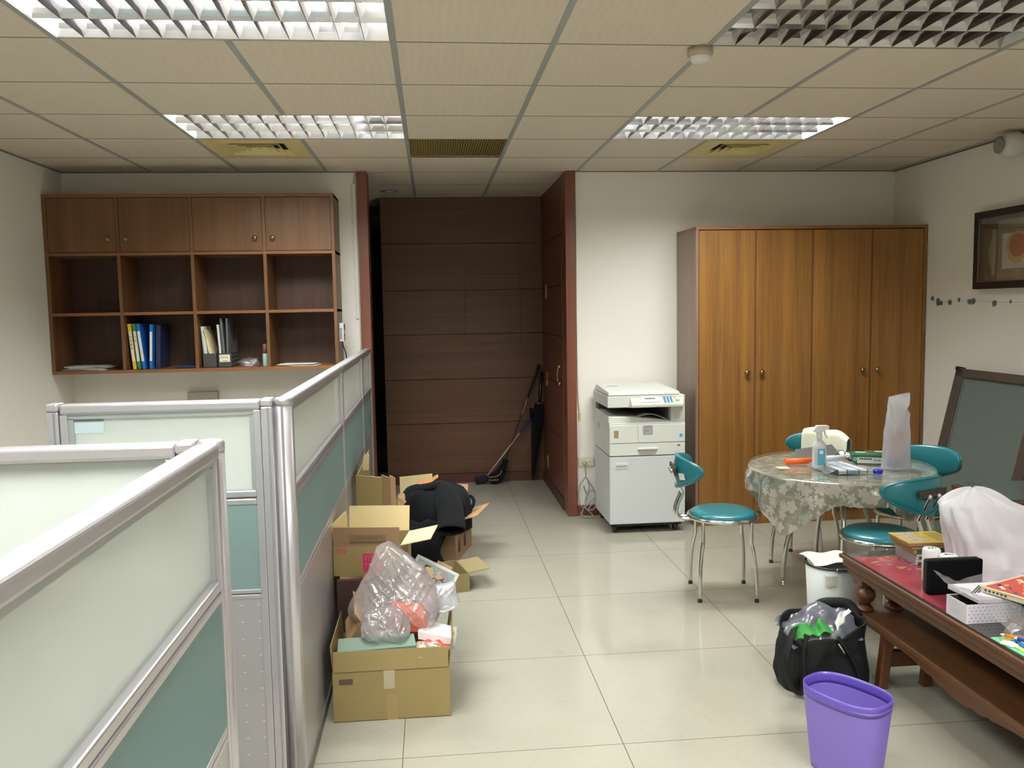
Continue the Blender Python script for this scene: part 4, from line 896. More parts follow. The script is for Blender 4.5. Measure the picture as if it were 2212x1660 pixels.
# ------------------------------------------------------------------ white waste bin with flap
t = thing('waste_bin', 'off-white waste bin with a paper liner standing behind the long low table', 'bin', (1.80, 3.64, 0))
wb = (1.80, 3.64, 0); BW = M('bin_white', (.62, .66, .64), .5)
MB().lathe([(.090, 0), (.096, .004), (.117, .40), (.113, .40), (.092, .010), (.02, .008)], wb, 40, cap=False).build('body', BW, t)
MB().tube([(wb[0]+.118*math.cos(2*math.pi*k/40), wb[1]+.118*math.sin(2*math.pi*k/40), .400) for k in range(40)], .005, 8, closed=True).build('rim_ring', BLACK, t)
MB().grid(lambda u, v: (wb[0]+(.112-.05*v)*math.cos(2*math.pi*u), wb[1]+(.112-.05*v)*math.sin(2*math.pi*u), .408-.02*v+.012*math.sin(6*math.pi*u)), 40, 5, cu=True).build('liner', M('liner_white', (.72, .70, .66), .8), t)
MB().grid(lambda u, v: (wb[0]-.108+.215*u, wb[1]+.115-.165*v, .418-.008*v+.006*math.sin(9*u+3*v)-.03*max(0, (u-.5)**2+(v-.5)**2-.3)), 12, 10).build('paper_sheet', M('liner_white', (.72, .70, .66), .8), t)
MB().box(wb[0]-.04, wb[0]+.08, wb[1]-.128, wb[1]-.112, .394, .408).build('lid_bar', M('bar_metal', (.30, .30, .32), .25, .8), t, bevel=.004)
MB().box(wb[0]-.078, wb[0]-.030, wb[1]-.112, wb[1]-.095, .325, .372).build('label', M('bin_label', (.68, .68, .60), .6), t)
# ------------------------------------------------------------------ long low table
lt = thing('low_table', 'long low rosewood table with a scalloped lower shelf and glass over red paper', 'table', (2.1, 2.70, 0))
lx0, lx1, ly0, ly1, lz = 1.752, 2.60, 1.93, 3.487, .5
MB().box(lx0, lx1, ly0, ly1, .474, .492).build('tabletop', DARKW, lt, bevel=.005, seg=3)
MB().box(lx0+.012, lx1-.012, ly0+.012, ly1-.012, .442, .474).build('apron', DARKW, lt, bevel=.006, seg=3)
MB().box(lx0+.026, lx1-.026, ly0+.026, ly1-.026, .412, .442).build('apron_moulding', DARKW, lt, bevel=.005)
MB().box(lx0+.012, lx1-.012, ly0+.012, ly1-.012, .4925, .4985).build('glass_top', M('table_glass', (.045, .040, .034), .06, spec=.6), lt)
rp = MB().box(1.768, 2.34, 2.735, 3.392, .4986, .4992).build('red_paper', M('red_paper', (.36, .055, .08), .22, spec=.6, coat=.4, var=.25, vscale=7), lt)
mb = MB(); rnd = random.Random(11)
for k in range(90):
    x, y = rnd.uniform(1.79, 2.0), rnd.uniform(3.0, 3.375); s = rnd.uniform(.003, .012)
    if abs(y-(3.42-.9*(x-1.80))) > .13 and y < 3.3: continue
    n_ = 6; ph = rnd.uniform(0, 6)
    mb.add([(x+s*rnd.uniform(.6, 1.4)*math.cos(ph+2*math.pi*j/n_)*1.5, y+s*rnd.uniform(.5, 1.2)*math.sin(ph+2*math.pi*j/n_), .4995) for j in range(n_)], [tuple(range(n_))])
mb.build('gold_flecks', M('gold_paper', (.50, .24, .14), .3), rp)
for x in (1.832, 1.965, 2.39, 2.52):
    p = MB(); y = 3.405
    p.box(x-.036, x+.036, y-.036, y+.036, .372, .413)
    p.build('post_block', DARKV, lt, bevel=.004)
    MB().lathe([(.020, .290), (.028, .296), (.040, .312), (.045, .330), (.040, .350), (.024, .362), (.024, .372)], (x, y, 0), 28).build('turned_post', DARKV, lt)
    MB().lathe([(.040, .262), (.036, .272), (.024, .290)], (x, y, 0), 24).build('post_foot', DARKV, lt)
for x in (1.832, 2.52):
    MB().lathe([(.040, .262), (.036, .272), (.024, .290), (.028, .296), (.040, .312), (.045, .330), (.040, .350), (.024, .362), (.03, .413)], (x, 2.04, 0), 28).build('turned_post', DARKV, lt)
sx0 = 1.797
MB().box(sx0, lx1-.045, ly0+.03, 3.46, .238, .262).build('shelf', DARKW, lt, bevel=.004)
MB().box(sx0+.010, lx1-.055, ly0+.04, 3.45, .215, .238).build('shelf_moulding', DARKW, lt, bevel=.005)
def skirt():
    pts = []; Y0, Y1 = 2.08, 3.30; n_ = 100
    for k in range(n_+1):
        y = Y0+(Y1-Y0)*k/n_; g = abs(y-2.72)
        z = .176 + .040*min(1, max(0, g-.05)/.36)**.9
        z += .010*max(0, 1-abs(g-.075)/.02) + .007*max(0, 1-abs(g-.16)/.025) + .006*math.sin(max(0, min(1, (g-.16)/.25))*math.pi)
        pts.append((y, min(.2145, z)))
    return [(Y0, .2155)] + pts + [(Y1, .2155)]
MB().prism(skirt()[::-1], 'yz', sx0+.016, sx0+.034).build('scalloped_skirt', DARKW, lt, bevel=.002)
MB().prism(skirt()[::-1], 'yz', lx1-.08, lx1-.062).build('scalloped_skirt', DARKW, lt)
for y in (3.215, 2.20):
    for x in (1.818, 2.01, 2.36, 2.51):
        MB().hexa([(x-.030, y-.020, 0), (x+.008, y-.020, 0), (x+.008, y+.020, 0), (x-.030, y+.020, 0), (x-.008, y-.02, .215), (x+.036, y-.02, .215), (x+.036, y+.02, .215), (x-.008, y+.02, .215)]).build('leg', DARKV, lt, bevel=.003)
    MB().box(1.84, 2.50, y+.0, y+.03, .085, .150).build('crossbar', DARKW, lt, bevel=.002)
LZ = .4995
# ---- things on the low table
def dvd(cx, cy, z, w_, d_, h, rz_, mats, label, name, cat, group=None):
    t = thing(name, label, cat, (cx, cy, z), group, rz=rz_)
    MB().box(-w_/2, w_/2, -d_/2, d_/2, 0, h).build('case', mats[0], t, bevel=.001)
    return t
CDG = 'disc cases and books stacked on the red paper'
CDK = M('disc_dark', (.03, .022, .03), .3); CDL = M('disc_pale', (.50, .46, .42), .35); CDC = M('case_clear_grey', (.36, .33, .34), .2)
z = LZ+.0004
cxs, cys = 2.035, 3.325
for k, lab in enumerate(('lowest disc case of the stack on the red paper', 'second disc case from the bottom of the stack on the red paper', 'third disc case from the bottom of the stack on the red paper', 'fourth disc case from the bottom, just under the green book')):
    t = dvd(cxs, cys, z, .142, .155, .0112, R(-1+k*.7), [CDC], lab, 'disc_case', 'disc case', CDG)
    MB().box(-.060, .070, -.0785, -.0776, .0015, .0095).build('spine_insert', CDL if k % 2 else CDK, t)
    MB().box(-.069, -.056, -.0785, -.0776, .002, .009).build('hinge', M('hinge_clear', (.62, .60, .58), .2), t)
    z += .0116
PGB = M('old_pages', (.30, .19, .09), .8)
t = thing('old_book', 'green book lying between the disc cases and the yellow book', 'book', (cxs+.005, cys, z), CDG, rz=R(-1)); MB().box(-.085, .09, -.080, .085, .001, .019).build('pages', PGB, t); MB().box(-.078, .092, -.083, .087, 0, .001).box(-.085, .092, -.083, .087, .019, .0202).box(-.07, .09, -.083, -.080, 0, .0202).build('cover', M('book_green', (.025, .075, .045), .6), t); z += .0206
t = thing('old_book', 'worn brown book just under the yellow-covered one on the disc stack', 'book', (cxs+.004, cys, z), CDG, rz=R(1)); MB().box(-.095, .095, -.080, .085, 0, .011).build('pages', PGB, t); MB().box(-.095, .095, -.082, .087, .011, .012).build('cover', M('book_brown', (.14, .07, .03), .6), t); z += .0125
t = thing('old_book', 'yellow and beige illustrated book on top of the disc stack', 'book', (cxs+.006, cys, z), CDG, rz=R(-2)); MB().box(-.105, .10, -.080, .088, 0, .012).build('pages', PGB, t)
co = MB().box(-.106, .102, -.082, .090, .012, .0135).build('cover', M('book_yellow', (.52, .37, .06), .45, var=.35, vscale=25), t)
MB().box(-.09, -.01, -.07, .08, .0136, .0139).build('cover_picture', M('book_pic', (.45, .36, .24), .5, var=.6, vscale=60), co)
mb = MB()
for k in range(5): mb.box(.035+.012*k, .041+.012*k, -.06, .07, .0136, .0139)
mb.build('cover_lettering', M('book_ink', (.22, .16, .05), .5), co)
t = thing('paper_roll', 'white paper roll with a green seal, the left of two behind the black speaker', 'paper roll', (1.905, 3.045, LZ), 'wrapped white rolls')
def prll(t, x, y, h):
    MB().lathe([(.029, LZ), (.033, LZ+.006), (.033, h-.006), (.029, h), (.016, h+.001)], (x, y, 0), 30).build('roll', M('roll_wrap', (.80, .77, .77), .4), t)
    mb = MB(); rnd = random.Random(int(x*100))
    for k in range(7): a, b = x-.017+.0045*k, y-.006+rnd.uniform(-.008, .008); mb.box(a, a+.004, b, b+.010, h+.001, h+.0016)
    mb.build('green_seal', M('seal_green', (.03, .22, .16), .5), t)
prll(t, 1.905, 3.045, .632)
t = thing('paper_roll', 'white paper roll with a green seal, the right of two behind the black speaker', 'paper roll', (1.938, 2.985, LZ), 'wrapped white rolls'); prll(t, 1.938, 2.985, .622)
t = thing('speaker_box', 'black rectangular speaker standing on the red paper', 'speaker', (1.918, 2.905, LZ), rz=R(0)); WORLD[t.name] = Vector((0, 0, 0))
MB().box(-.112, .098, -.010, .012, 0, .129).build('grille', M('grille_black', (.003, .003, .004), .9, spec=.1), t, bevel=.006, seg=3)
MB().box(-.1135, .0995, .012, .036, 0, .130).build('case', M('case_black', (.010, .010, .011), .28), t, bevel=.010, seg=3)
# white cloth-like sack
def sack(u, v):
    a = 2*math.pi*u; ca, sa = math.cos(a), math.sin(a); H = .345
    if v < .8: q = v/.8; z = H*(.86-.16*max(0, ca)-.05*max(0, -ca))*q; k_ = 1
    else: q = 1; k_ = (1-(v-.8)/.2); z = H*(.86-.16*max(0, ca)-.05*max(0, -ca)) + H*(.14+.16*max(0, ca)+.05*max(0, -ca))*(1-k_**1.6)
    f = (min(z, H)/H)**1.5
    rr = (1-.42*f if ca < 0 else 1-.30*f)*(k_**.75 if k_ > 0 else 0)
    p = Vector((2.240+.215*ca*rr-.130*f, 3.11+.12*sa*rr*(1-.2*f), LZ+z))
    crease = .030*noise.noise(Vector((ca*2.2+3, sa*2.2, z*6)))+.030*(abs(noise.noise(Vector((ca*4.5, sa*4.5+1, z*8))))-.2)
    k = min(1, v*8); p += Vector((ca, sa, 0))*crease*k*(.4+.6*k_) + Vector((0, 0, crease*.5*k))
    if ca > .3 and .6 < v < .9: p += Vector((.03, -.02, .02))*math.exp(-((v-.76)/.06)**2)*max(0, (ca-.3))
    return p
sk = tag(MB().grid(sack, 72, 44, cu=True).build('white_sack', M('sack_white', (.74, .72, .76), .6, sheen=.2)), 'large crumpled white fabric sack standing on the low table behind the rolls', 'bag')
def flap(u, v):
    return wob((2.20+.22*u, 3.02-.03*math.sin(3*v)-.03*v, LZ+.36-.12*u-.20*v*(1-.2*u)), .02, 12, 5)
t = thing('polka_box', 'small white polka-dot gift box with its lid slid half off', 'gift box', (1.85, 2.65, LZ))
WORLD[t.name] = Vector((0, 0, 0)); t.location = (1.862, 2.668, LZ)
PK = M('box_lilac', (.72, .68, .74), .5)
mb = MB(); hx, hy, h = .098, .056, .066
mb.box(-hx, hx, -hy, -hy+.003, 0, h).box(-hx, hx, hy-.003, hy, 0, h).box(-hx, -hx+.003, -hy+.003, hy-.003, 0, h).box(hx-.003, hx, -hy+.003, hy-.003, 0, h).box(-hx+.003, hx-.003, -hy+.003, hy-.003, .0005, .003)
mb.build('box_body', PK, t); MB().box(-hx+.002, hx-.002, -hy+.002, hy-.002, -.0005, .0).build('base_edge', GREYP, t)
mb = MB(); mb.box(-hx+.003, hx-.003, -hy+.003, hy-.003, .003, .0045).box(-hx+.0032, -hx+.0045, -hy+.003, hy-.003, .004, h-.002).box(-hx+.003, hx-.003, hy-.0045, hy-.0032, .004, h-.002); mb.build('lining', M('lining_dark', (.05, .035, .03), .8), t)
mb = MB()
for r in range(5):
    for c_ in range(12):
        x = -hx+.010+.016*c_+(.008 if r % 2 else 0)
        if x < hx-.004: mb.lathe([(.0022, -hy-.0006), (.0022, -hy+.0002)], (x, 0, .008+.012*r), 8, 'y', False)
mb.build('front_dots', M('dot_grey', (.28, .25, .30), .5), t)
mb = MB()
for k, (a, b) in enumerate(((-.03, .03), (-.02, .035), (-.008, .03))): mb.box(-hx-.0006, -hx+.0002, a, b, .030-.006*k, .0315-.006*k)
for r in range(3):
    for c_ in range(5): mb.box(-hx-.0006, -hx+.0002, -.040+.018*c_, -.037+.018*c_, .045+.006*r, .047+.006*r)
mb.build('side_print', M('dot_pale', (.50, .47, .52), .5), t)
ld = MB().hexa([(-hx+.045, -hy+.004, h+.001), (hx+.06, -hy+.004, h+.001), (hx+.05, hy+.045, h+.004), (-hx+.032, hy+.045, h+.004), (-hx+.045, -hy+.004, h+.014), (hx+.06, -hy+.004, h+.014), (hx+.05, hy+.045, h+.020), (-hx+.032, hy+.045, h+.020)]).build('lid', PK, t, bevel=.0015)
mb = MB()
for k in range(3):
    o_ = .012*k; mb.sheet((-.040+o_, .010, h+.0172), (-.035+o_, .008, h+.0171), (.035+o_, .070, h+.0198), (.030+o_, .072, h+.0199), .0012)
mb.build('lid_stripes', DARKG, ld)
t = thing('picture_book', 'red illustrated book in clear wrapping lying on the pile at the right edge', 'book', (1.995, 2.63, .585)); WORLD[t.name] = Vector((0, 0, 0))
t.location = (2.020, 2.640, .585); t.rotation_euler = (0, 0, R(22))
MB().box(-.13, .13, -.09, .10, 0, .016).build('pages', M('pages_cream', (.66, .60, .42), .7), t); MB().box(-.125, .131, -.0915, -.0895, .003, .013).build('dark_edge', BLACK, t) if False else None
cv = MB().box(-.132, .132, -.092, .102, .016, .0178).build('cover', M('cover_cream', (.70, .60, .33), .35), t)
MB().box(-.118, .120, -.080, .092, .0179, .0184).build('cover_red', M('cover_red', (.52, .06, .035), .35, var=.25, vscale=30), cv)
rnd = random.Random(21); mats_ = [M('ink_violet', (.10, .06, .18), .5), M('ink_white', (.72, .68, .64), .5), M('ink_orange', (.75, .30, .06), .5)]
for m_ in range(3):
    mb = MB()
    for k in range(9):
        x, y = rnd.uniform(-.10, .10), rnd.uniform(-.05, .075); a = rnd.uniform(.4, 1.1); L_, W_ = rnd.uniform(.010, .03), rnd.uniform(.003, .008)
        u = Vector((math.cos(a), math.sin(a), 0)); n_ = Vector((-u.y, u.x, 0)); c_ = Vector((x, y, .0185+.0002*m_))
        mb.add([c_-u*L_-n_*W_, c_+u*L_-n_*W_, c_+u*L_+n_*W_, c_-u*L_+n_*W_], [(0, 1, 2, 3)])
    mb.build('cover_art', mats_[m_], cv)
mb = MB()
for k in range(6): mb.box(-.1306, -.1298, .078-.014*k, .086-.014*k, .005, .012)
mb.build('spine_marks', DARKG, t)
tag(MB().box(1.995, 2.20, 2.56, 2.78, LZ, .583).build('black_box', M('box_black', (.012, .012, .013), .4), bevel=.003), 'black box under the red illustrated book', 'box')
def wrap(u, v):
    p = Vector((1.78+.42*u, 2.42+.42*v, .585-.045*(u-.45)**2-.13*max(0, .35-v)**.8*(1 if u > .2 else .6)+.02*math.sin(6*u+4*v)))
    if u < .25 and v > .6: p += Vector((0, 0, .06*(v-.6)/.4*(1-u*4)))
    return p+noise.noise_vector(p*22)*.014
tag(MB().grid(wrap, 40, 34).build('plastic_wrap', PLASTC), 'crinkled clear plastic sleeve spread over the polka-dot box', 'plastic wrap')
tag(MB().box(1.862, 2.10, 2.475, 2.548, LZ+.001, LZ+.045).build('brown_box', M('box_tan', (.13, .075, .03), .35, var=.3, vscale=20), bevel=.003), 'brown box in clear wrapping in front of the polka-dot box', 'box')
tag(crumple((1.838, 2.478, LZ), .030, .030, .028, PLASTC, 'cellophane_twist', '', '', amp=.5, seed=9), 'clear cellophane twist at the left end of the brown box', 'plastic wrap')
FS = [('green_folder', (.22, .62, .38), 'pale green plastic folder at the bottom of the folder pile', 0, 0), ('yellow_folder', (.66, .70, .16), 'thin yellow folder between the green and blue ones', 1, .006), ('blue_folder', (.02, .20, .52), 'blue plastic folder above the yellow one', 2, .012), ('white_folder', (.74, .75, .78), 'white paper folder on top of the folder pile', 3, .022)]
for nm, col, lab, k, dx in FS:
    t = thing(nm, lab, 'folder', (1.775+.012*k, 2.22, LZ+.0035*k), 'folders at the right edge of the low table'); WORLD[t.name] = Vector((0, 0, 0))
    t.rotation_euler = (0, 0, R(2-1.5*k))
    MB().box(0, .24, -.30, .27-.022*k, 0, .003).build('sheet', M('folder_'+nm, col, .35), t)
for k, (col, nm, lab) in enumerate((((.85, .22, .04), 'orange', 'orange felt pen lying on the folders'), ((.02, .10, .45), 'blue', 'blue felt pen lying on the folders'))):
    t = thing('felt_pen', lab, 'pen', (1.80, 2.42, LZ+.015)); y = 2.46-.03*k; x = 1.792+.022*k
    MB().tube([(x, y, LZ+.021), (x+.055, y-.065, LZ+.022)], .0058, 10).build('barrel', M('pen_'+nm, col, .35), t)
    MB().tube([(x-.008, y+.009, LZ+.021), (x, y, LZ+.021)], [.002, .0055], 10).build('tip', WHITE, t)
t = thing('white_tag', 'small white glossy tag lying on the edge of the low table', 'tag', (1.77, 2.42, LZ)); MB().prism([(1.757, 2.435), (1.775, 2.400), (1.80, 2.405), (1.815, 2.425), (1.80, 2.44), (1.775, 2.447)], 'xy', LZ+.0042, LZ+.010).build('tag', WHITEG, t, bevel=.002)
t = thing('small_carton', 'small white open carton at the right edge of the low table', 'box', (1.88, 2.37, LZ+.018)); WORLD[t.name] = Vector((0, 0, 0)); t.rotation_euler = (0, 0, R(-28)); t.location = (1.885, 2.372, LZ+.0175)
MB().hexa([(-.022, -.035, 0), (.045, -.035, 0), (.045, .035, 0), (-.022, .035, 0), (-.040, -.045, .055), (.055, -.045, .055), (.055, .042, .055), (-.040, .042, .055)]).build('carton', WHITE, t, bevel=.001)
MB().box(-.005, .03, -.02, .02, .0552, .0558).build('pink_mark', M('mark_pink', (.60, .35, .45), .5), t)
# ------------------------------------------------------------------ side table and leaning partition at the right wall
t = thing('side_table', 'dark wooden side cabinet with a glass top in front of the leaning partition', 'cabinet', (3.12, 4.07, 0))
MB().box(2.80, 3.44, 3.83, 4.31, .560, .590).build('tabletop', DARKW, t, bevel=.004)
MB().box(2.835, 3.41, 3.87, 4.28, .02, .560).build('body', DARKV, t, bevel=.003)
MB().box(2.86, 3.38, 3.855, 3.872, .30, .545).build('drawer_front', DARKV, t, bevel=.003)
MB().box(2.86, 3.38, 3.855, 3.872, .04, .285).build('door', DARKV, t, bevel=.003)
MB().box(2.82, 3.43, 3.88, 4.30, .5905, .597).build('glass_top', M('side_glass', (.10, .13, .115), .05, spec=.7), t)
t = thing('leaning_partition', 'spare bronze-framed frosted partition panel leaning on the right wall', 'partition', (3.36, 4.95, 0))
def lean(y0, y1, s0, s1, d0, d1):   # s along the height (0 foot..1 top), d off the face
    A = Vector((3.240, 0, .0)); B = Vector((3.498, 0, 1.130)); n_ = Vector((-(B.z-A.z), 0, B.x-A.x)).normalized()*-1
    def q(y, s, d): p = A+(B-A)*s; return (p.x-n_.x*-d*-1, y, p.z-n_.z*-d*-1)
    return MB().hexa([q(y0, s0, d0), q(y1, s0, d0), q(y1, s0, d1), q(y0, s0, d1), q(y0, s1, d0), q(y1, s1, d0), q(y1, s1, d1), q(y0, s1, d1)])
for y0, y1 in ((5.215, 5.30), (4.46, 4.545)): lean(y0, y1, .0, 1.0, 0, .045).build('stile', BRONZE, t, bevel=.003)
for y0, y1 in ((5.205, 5.213), (4.547, 4.555)): lean(y0, y1, .05, .955, -.003, .035).build('bead', M('bead_pale', (.33, .34, .32), .3, .5), t)
lean(4.46, 5.30, .955, 1.002, 0, .045).build('top_rail', BRONZE, t, bevel=.003)
lean(4.545, 5.215, .0, .05, 0, .045).build('bottom_rail', BRONZE, t, bevel=.003)
lean(4.545, 5.215, .05, .955, .015, .025).build('glass_pane', GLASSG, t)
lean(5.27, 5.305, .99, 1.012, -.002, .047).build('corner_cap', BLACK, t)
# ------------------------------------------------------------------ black carry bag and purple bin
bc = Vector((1.595, 3.295, 0))
def bagf(u, v):
    a = 2*math.pi*u; ca, sa = math.cos(a), math.sin(a)
    n_ = 3.0; k = (abs(ca)**n_+abs(sa)**n_)**(-1/n_)
    z = .262*v
    W_ = .178-.006*v+.010*math.sin(5*v); D_ = .115-.012*v
    x, y = W_*ca*k, D_*sa*k
    top = .06*sa + .045*ca     # higher at the back right
    p = bc+Vector((x - .015*v, y, z*(1+top*2.2)))
    q = noise.noise_vector(p*9)*.022+noise.noise_vector(p*24)*.008
    if v < .05: q.z = 0
    return p+q*min(1, v*4+.2)
t = thing('carry_bag', 'black fabric carry bag on the floor stuffed with plastic, behind the purple bin', 'bag', bc)
MB().grid(bagf, 60, 22, cu=True).build('bag_body', BAGBLK, t, solid=.006)
MB().grid(lambda u, v: bc+Vector((.14*(2*u-1), .085*(2*v-1), .004)), 4, 4).build('bag_bottom', BAGBLK, t)
def strap(pts, w_=.030, th=.006):
    P = catmull(pts, 6); mb = MB(); mb.tube(P, w_/2, 8, flat=th/w_*2); return mb
strap([(1.45, 3.25, .26), (1.41, 3.20, .23), (1.378, 3.17, .15), (1.40, 3.165, .06), (1.43, 3.165, .020), (1.452, 3.17, .035), (1.452, 3.175, .13), (1.46, 3.19, .20), (1.48, 3.20, .25)], .040).build('strap', BAGBLK, t)
strap([(1.60, 3.40, .26), (1.63, 3.40, .298), (1.69, 3.395, .305), (1.745, 3.375, .298), (1.765, 3.33, .26)], .045, .022).build('strap', BAGBLK, t)
strap([(1.60, 3.178, .24), (1.66, 3.165, .15), (1.70, 3.165, .05)], .022).build('strap', BAGBLK, t)
MB().tube([(1.60, 3.172, .215), (1.610, 3.166, .198), (1.622, 3.163, .178)], .003, 6).build('reflective_mark', GREYP, t)
def contents(u, v):
    x, y = (2*u-1), (2*v-1); r = math.hypot(x, y)
    p = bc+Vector((.150*x-.015, .095*y+.005, .235+.085*(1-min(1, r*r))+.03*y+.02*x))
    return p+noise.noise_vector(p*20)*.022
tag(MB().grid(contents, 34, 26).build('plastic_wad', M('plastic_grey', (.15, .155, .19), .2, spec=.8, bump=.6, bscale=35)), 'crumpled grey plastic sheeting stuffed in the black carry bag', 'plastic wad')
def mesh_bag(u, v):
    p = Vector((1.430+.165*u, 3.20+.05*v, .225+.030*u+.045*math.sin(math.pi*u)**.6*v*(1+.45*math.sin(7*u+1))+.006*math.sin(18*u)))
    return p+noise.noise_vector(p*25)*.010
GM = film('green_mesh', (.07, .50, .09), .15, .05, .5, .4)
tag(MB().grid(mesh_bag, 26, 10).build('green_mesh', GM, solid=.002), 'bright green mesh hanging over the rim of the black carry bag', 'mesh bag')
tag(MB().grid(lambda u, v: wob((1.612+.085*u, 3.20+.06*u+.025*v, .262+.050*u+.015*math.sin(5*u)*v+.018*v), .008, 30, 2), 14, 6).build('white_tissue', WHITE, solid=.002), 'white tissue tucked inside the right rim of the black carry bag', 'tissue')
pc = Vector((1.362, 2.635, 0)); pa = R(-60)
def rr(u, hx, hy, r):
    a = 2*math.pi*u; ca, sa = math.cos(a), math.sin(a); n_ = 2.7; k = (abs(ca)**n_+abs(sa)**n_)**(-1/n_); return hx*ca*k, hy*sa*k
t = thing('purple_bin', 'translucent purple plastic waste bin in the lower right foreground', 'bin', pc, rz=pa)
def wallp(u, v, inner=0):
    f = .80+.20*v; x, y = rr(u, .143*f-inner, .098*f-inner, 0); return (x, y, .285*v*.93+.001)
MB().grid(lambda u, v: wallp(u, v), 72, 16, cu=True).build('body', PURPLE, t, solid=.002)
mb = MB(); mb.grid(lambda u, v: (*rr(u, .143*(.990+.012*v), .098*(.990+.012*v), 0), .250+.038*v), 72, 3, cu=True); mb.build('rim', PURPLER, t, solid=.003)
mb = MB(); mb.grid(lambda u, v: (*[q*v for q in rr(u, .143*.8, .098*.8, 0)], .003), 48, 4, cu=True); mb.build('bottom', PURPLE, t, solid=.002)
# ------------------------------------------------------------------ cartons along the partition
def open_box(name, label, c, rz_, L_, W_, H_, mats, flaps, group='open cardboard boxes by the partition', zb=0, sides=True):
    """open carton; c = centre of its base; flaps: (side, length, angle from vertical, material, inset)"""
    t = thing(name, label, 'cardboard box', (c[0], c[1], zb), group, rz=rz_)
    hx, hy, e = L_/2, W_/2, .004
    mb = MB(); mb.box(-hx, hx, -hy, -hy+e, 0, H_).box(-hx, hx, hy-e, hy, 0, H_).box(-hx, -hx+e, -hy+e, hy-e, 0, H_).box(hx-e, hx, -hy+e, hy-e, 0, H_).box(-hx+e, hx-e, -hy+e, hy-e, 0, e)
    mb.build('box_body', mats, t)
    for sd, ln, ang, m_, ins in flaps:
        a = R(ang)
        if sd in 'fb':
            s = -1 if sd == 'f' else 1; y = s*(hy-e/2)
            p = [(-hx+ins, y, H_), (hx-ins, y, H_), (hx-ins, y+s*ln*math.sin(a), H_+ln*math.cos(a)), (-hx+ins, y+s*ln*math.sin(a), H_+ln*math.cos(a))]
        else:
            s = -1 if sd == 'l' else 1; x = s*(hx-e/2)
            p = [(x, -hy+ins, H_), (x, hy-ins, H_), (x+s*ln*math.sin(a), hy-ins, H_+ln*math.cos(a)), (x+s*ln*math.sin(a), -hy+ins, H_+ln*math.cos(a))]
        MB().sheet(*p, .004).build('flap', m_, t)
    return t
b1 = open_box('cardboard_box', 'big open cardboard box in front, overflowing with plastic bags and papers', (-.188, 3.405), R(0), .45, .41, .200, CARD,
              [('f', .078, -6, CARD, .004), ('l', .10, 4, CARD, .01), ('r', .135, 9, CARDO, .01)])
MB().box(-.200, -.148, -.2066, -.2056, .150, .172).build('printed_block', M('ink_brown', (.10, .07, .04), .7), b1)
MB().box(-.03, .012, -.2062, -.2052, .125, .199).build('tape', TAPE, b1)
MB().box(-.02, .022, -.2060, -.2052, .0, .10).build('tape', M('tape_tan', (.33, .225, .095), .35), b1)
MB().box(-.225, .225, -.2056, -.2050, .0, .004).box(-.221, .221, -.2056, -.205, .197, .2005).build('cut_edge', CARDE, b1)
# dark box with printed shopping box on top
tag(MB().box(-.438, -.120, 3.645, 3.955, 0, .421).build('brown_carton', M('carton_dark', (.060, .030, .022), .7), bevel=.003), 'dark brown closed carton under the cream printed box', 'cardboard box')
tag(MB().box(-.425, -.16, 3.66, 3.94, .4215, .4325).build('folded_carton', CARDP), 'flattened pinkish carton sheet between the dark carton and the printed box', 'cardboard sheet')
b2 = open_box('cardboard_box', 'open tan box with a pink square logo standing on the dark carton', (-.285, 3.780), R(-8), .295, .27, .132, CARD,
              [('f', .084, 0, CARDK, .003), ('b', .115, 14, CARDC, .006), ('l', .095, 3, CARDC, .01), ('r', .135, 78, CARDC, .02)], zb=.434)
PINK = M('logo_pink', (.62, .02, .14), .5)
lg_ = MB().box(-.018, .064, -.1366, -.1354, .022, .102).build('logo', PINK, b2, bevel=.006)
for k, s in enumerate(('mo', 'mo')): text(s, .046, (.023, -.1370, .084-.033*k), ROTF, CARD, lg_, 'letters', sx=1.1)
mb = MB().box(-.138, -.114, -.1362, -.1354, .102, .124).box(-.110, -.090, -.1362, -.1354, .102, .124); mb.build('pink_stamp', M('stamp_pink', (.52, .12, .12), .6), b2)
mb = MB()
for a, b in ((-.134, .103), (-.124, .103), (-.134, .093), (-.124, .093), (-.104, .104)): mb.lathe([(.003, -.1366), (.003, -.136)], (a, 0, b+.014), 8, 'y', False)
mb.build('stamp_dots', CARD, b2)
MB().box(-.075, .085, -.1368, -.1356, .150, .184).build('hand_slot', M('slot_tan', (.20, .13, .055), .8), b2)
MB().box(-.075, .085, -.1374, -.1366, .1495, .157).build('slot_shadow_gap', CARDE, b2)
text('RACKWINDAIRPILS', .013, (.005, -.1372, .152), ROTF, CARDE, b2, 'slot_print') if False else MB().box(-.06, .05, -.1372, -.1366, .166, .169).box(-.04, .07, -.1372, -.1366, .173, .176).build('slot_print', CARDE, b2)
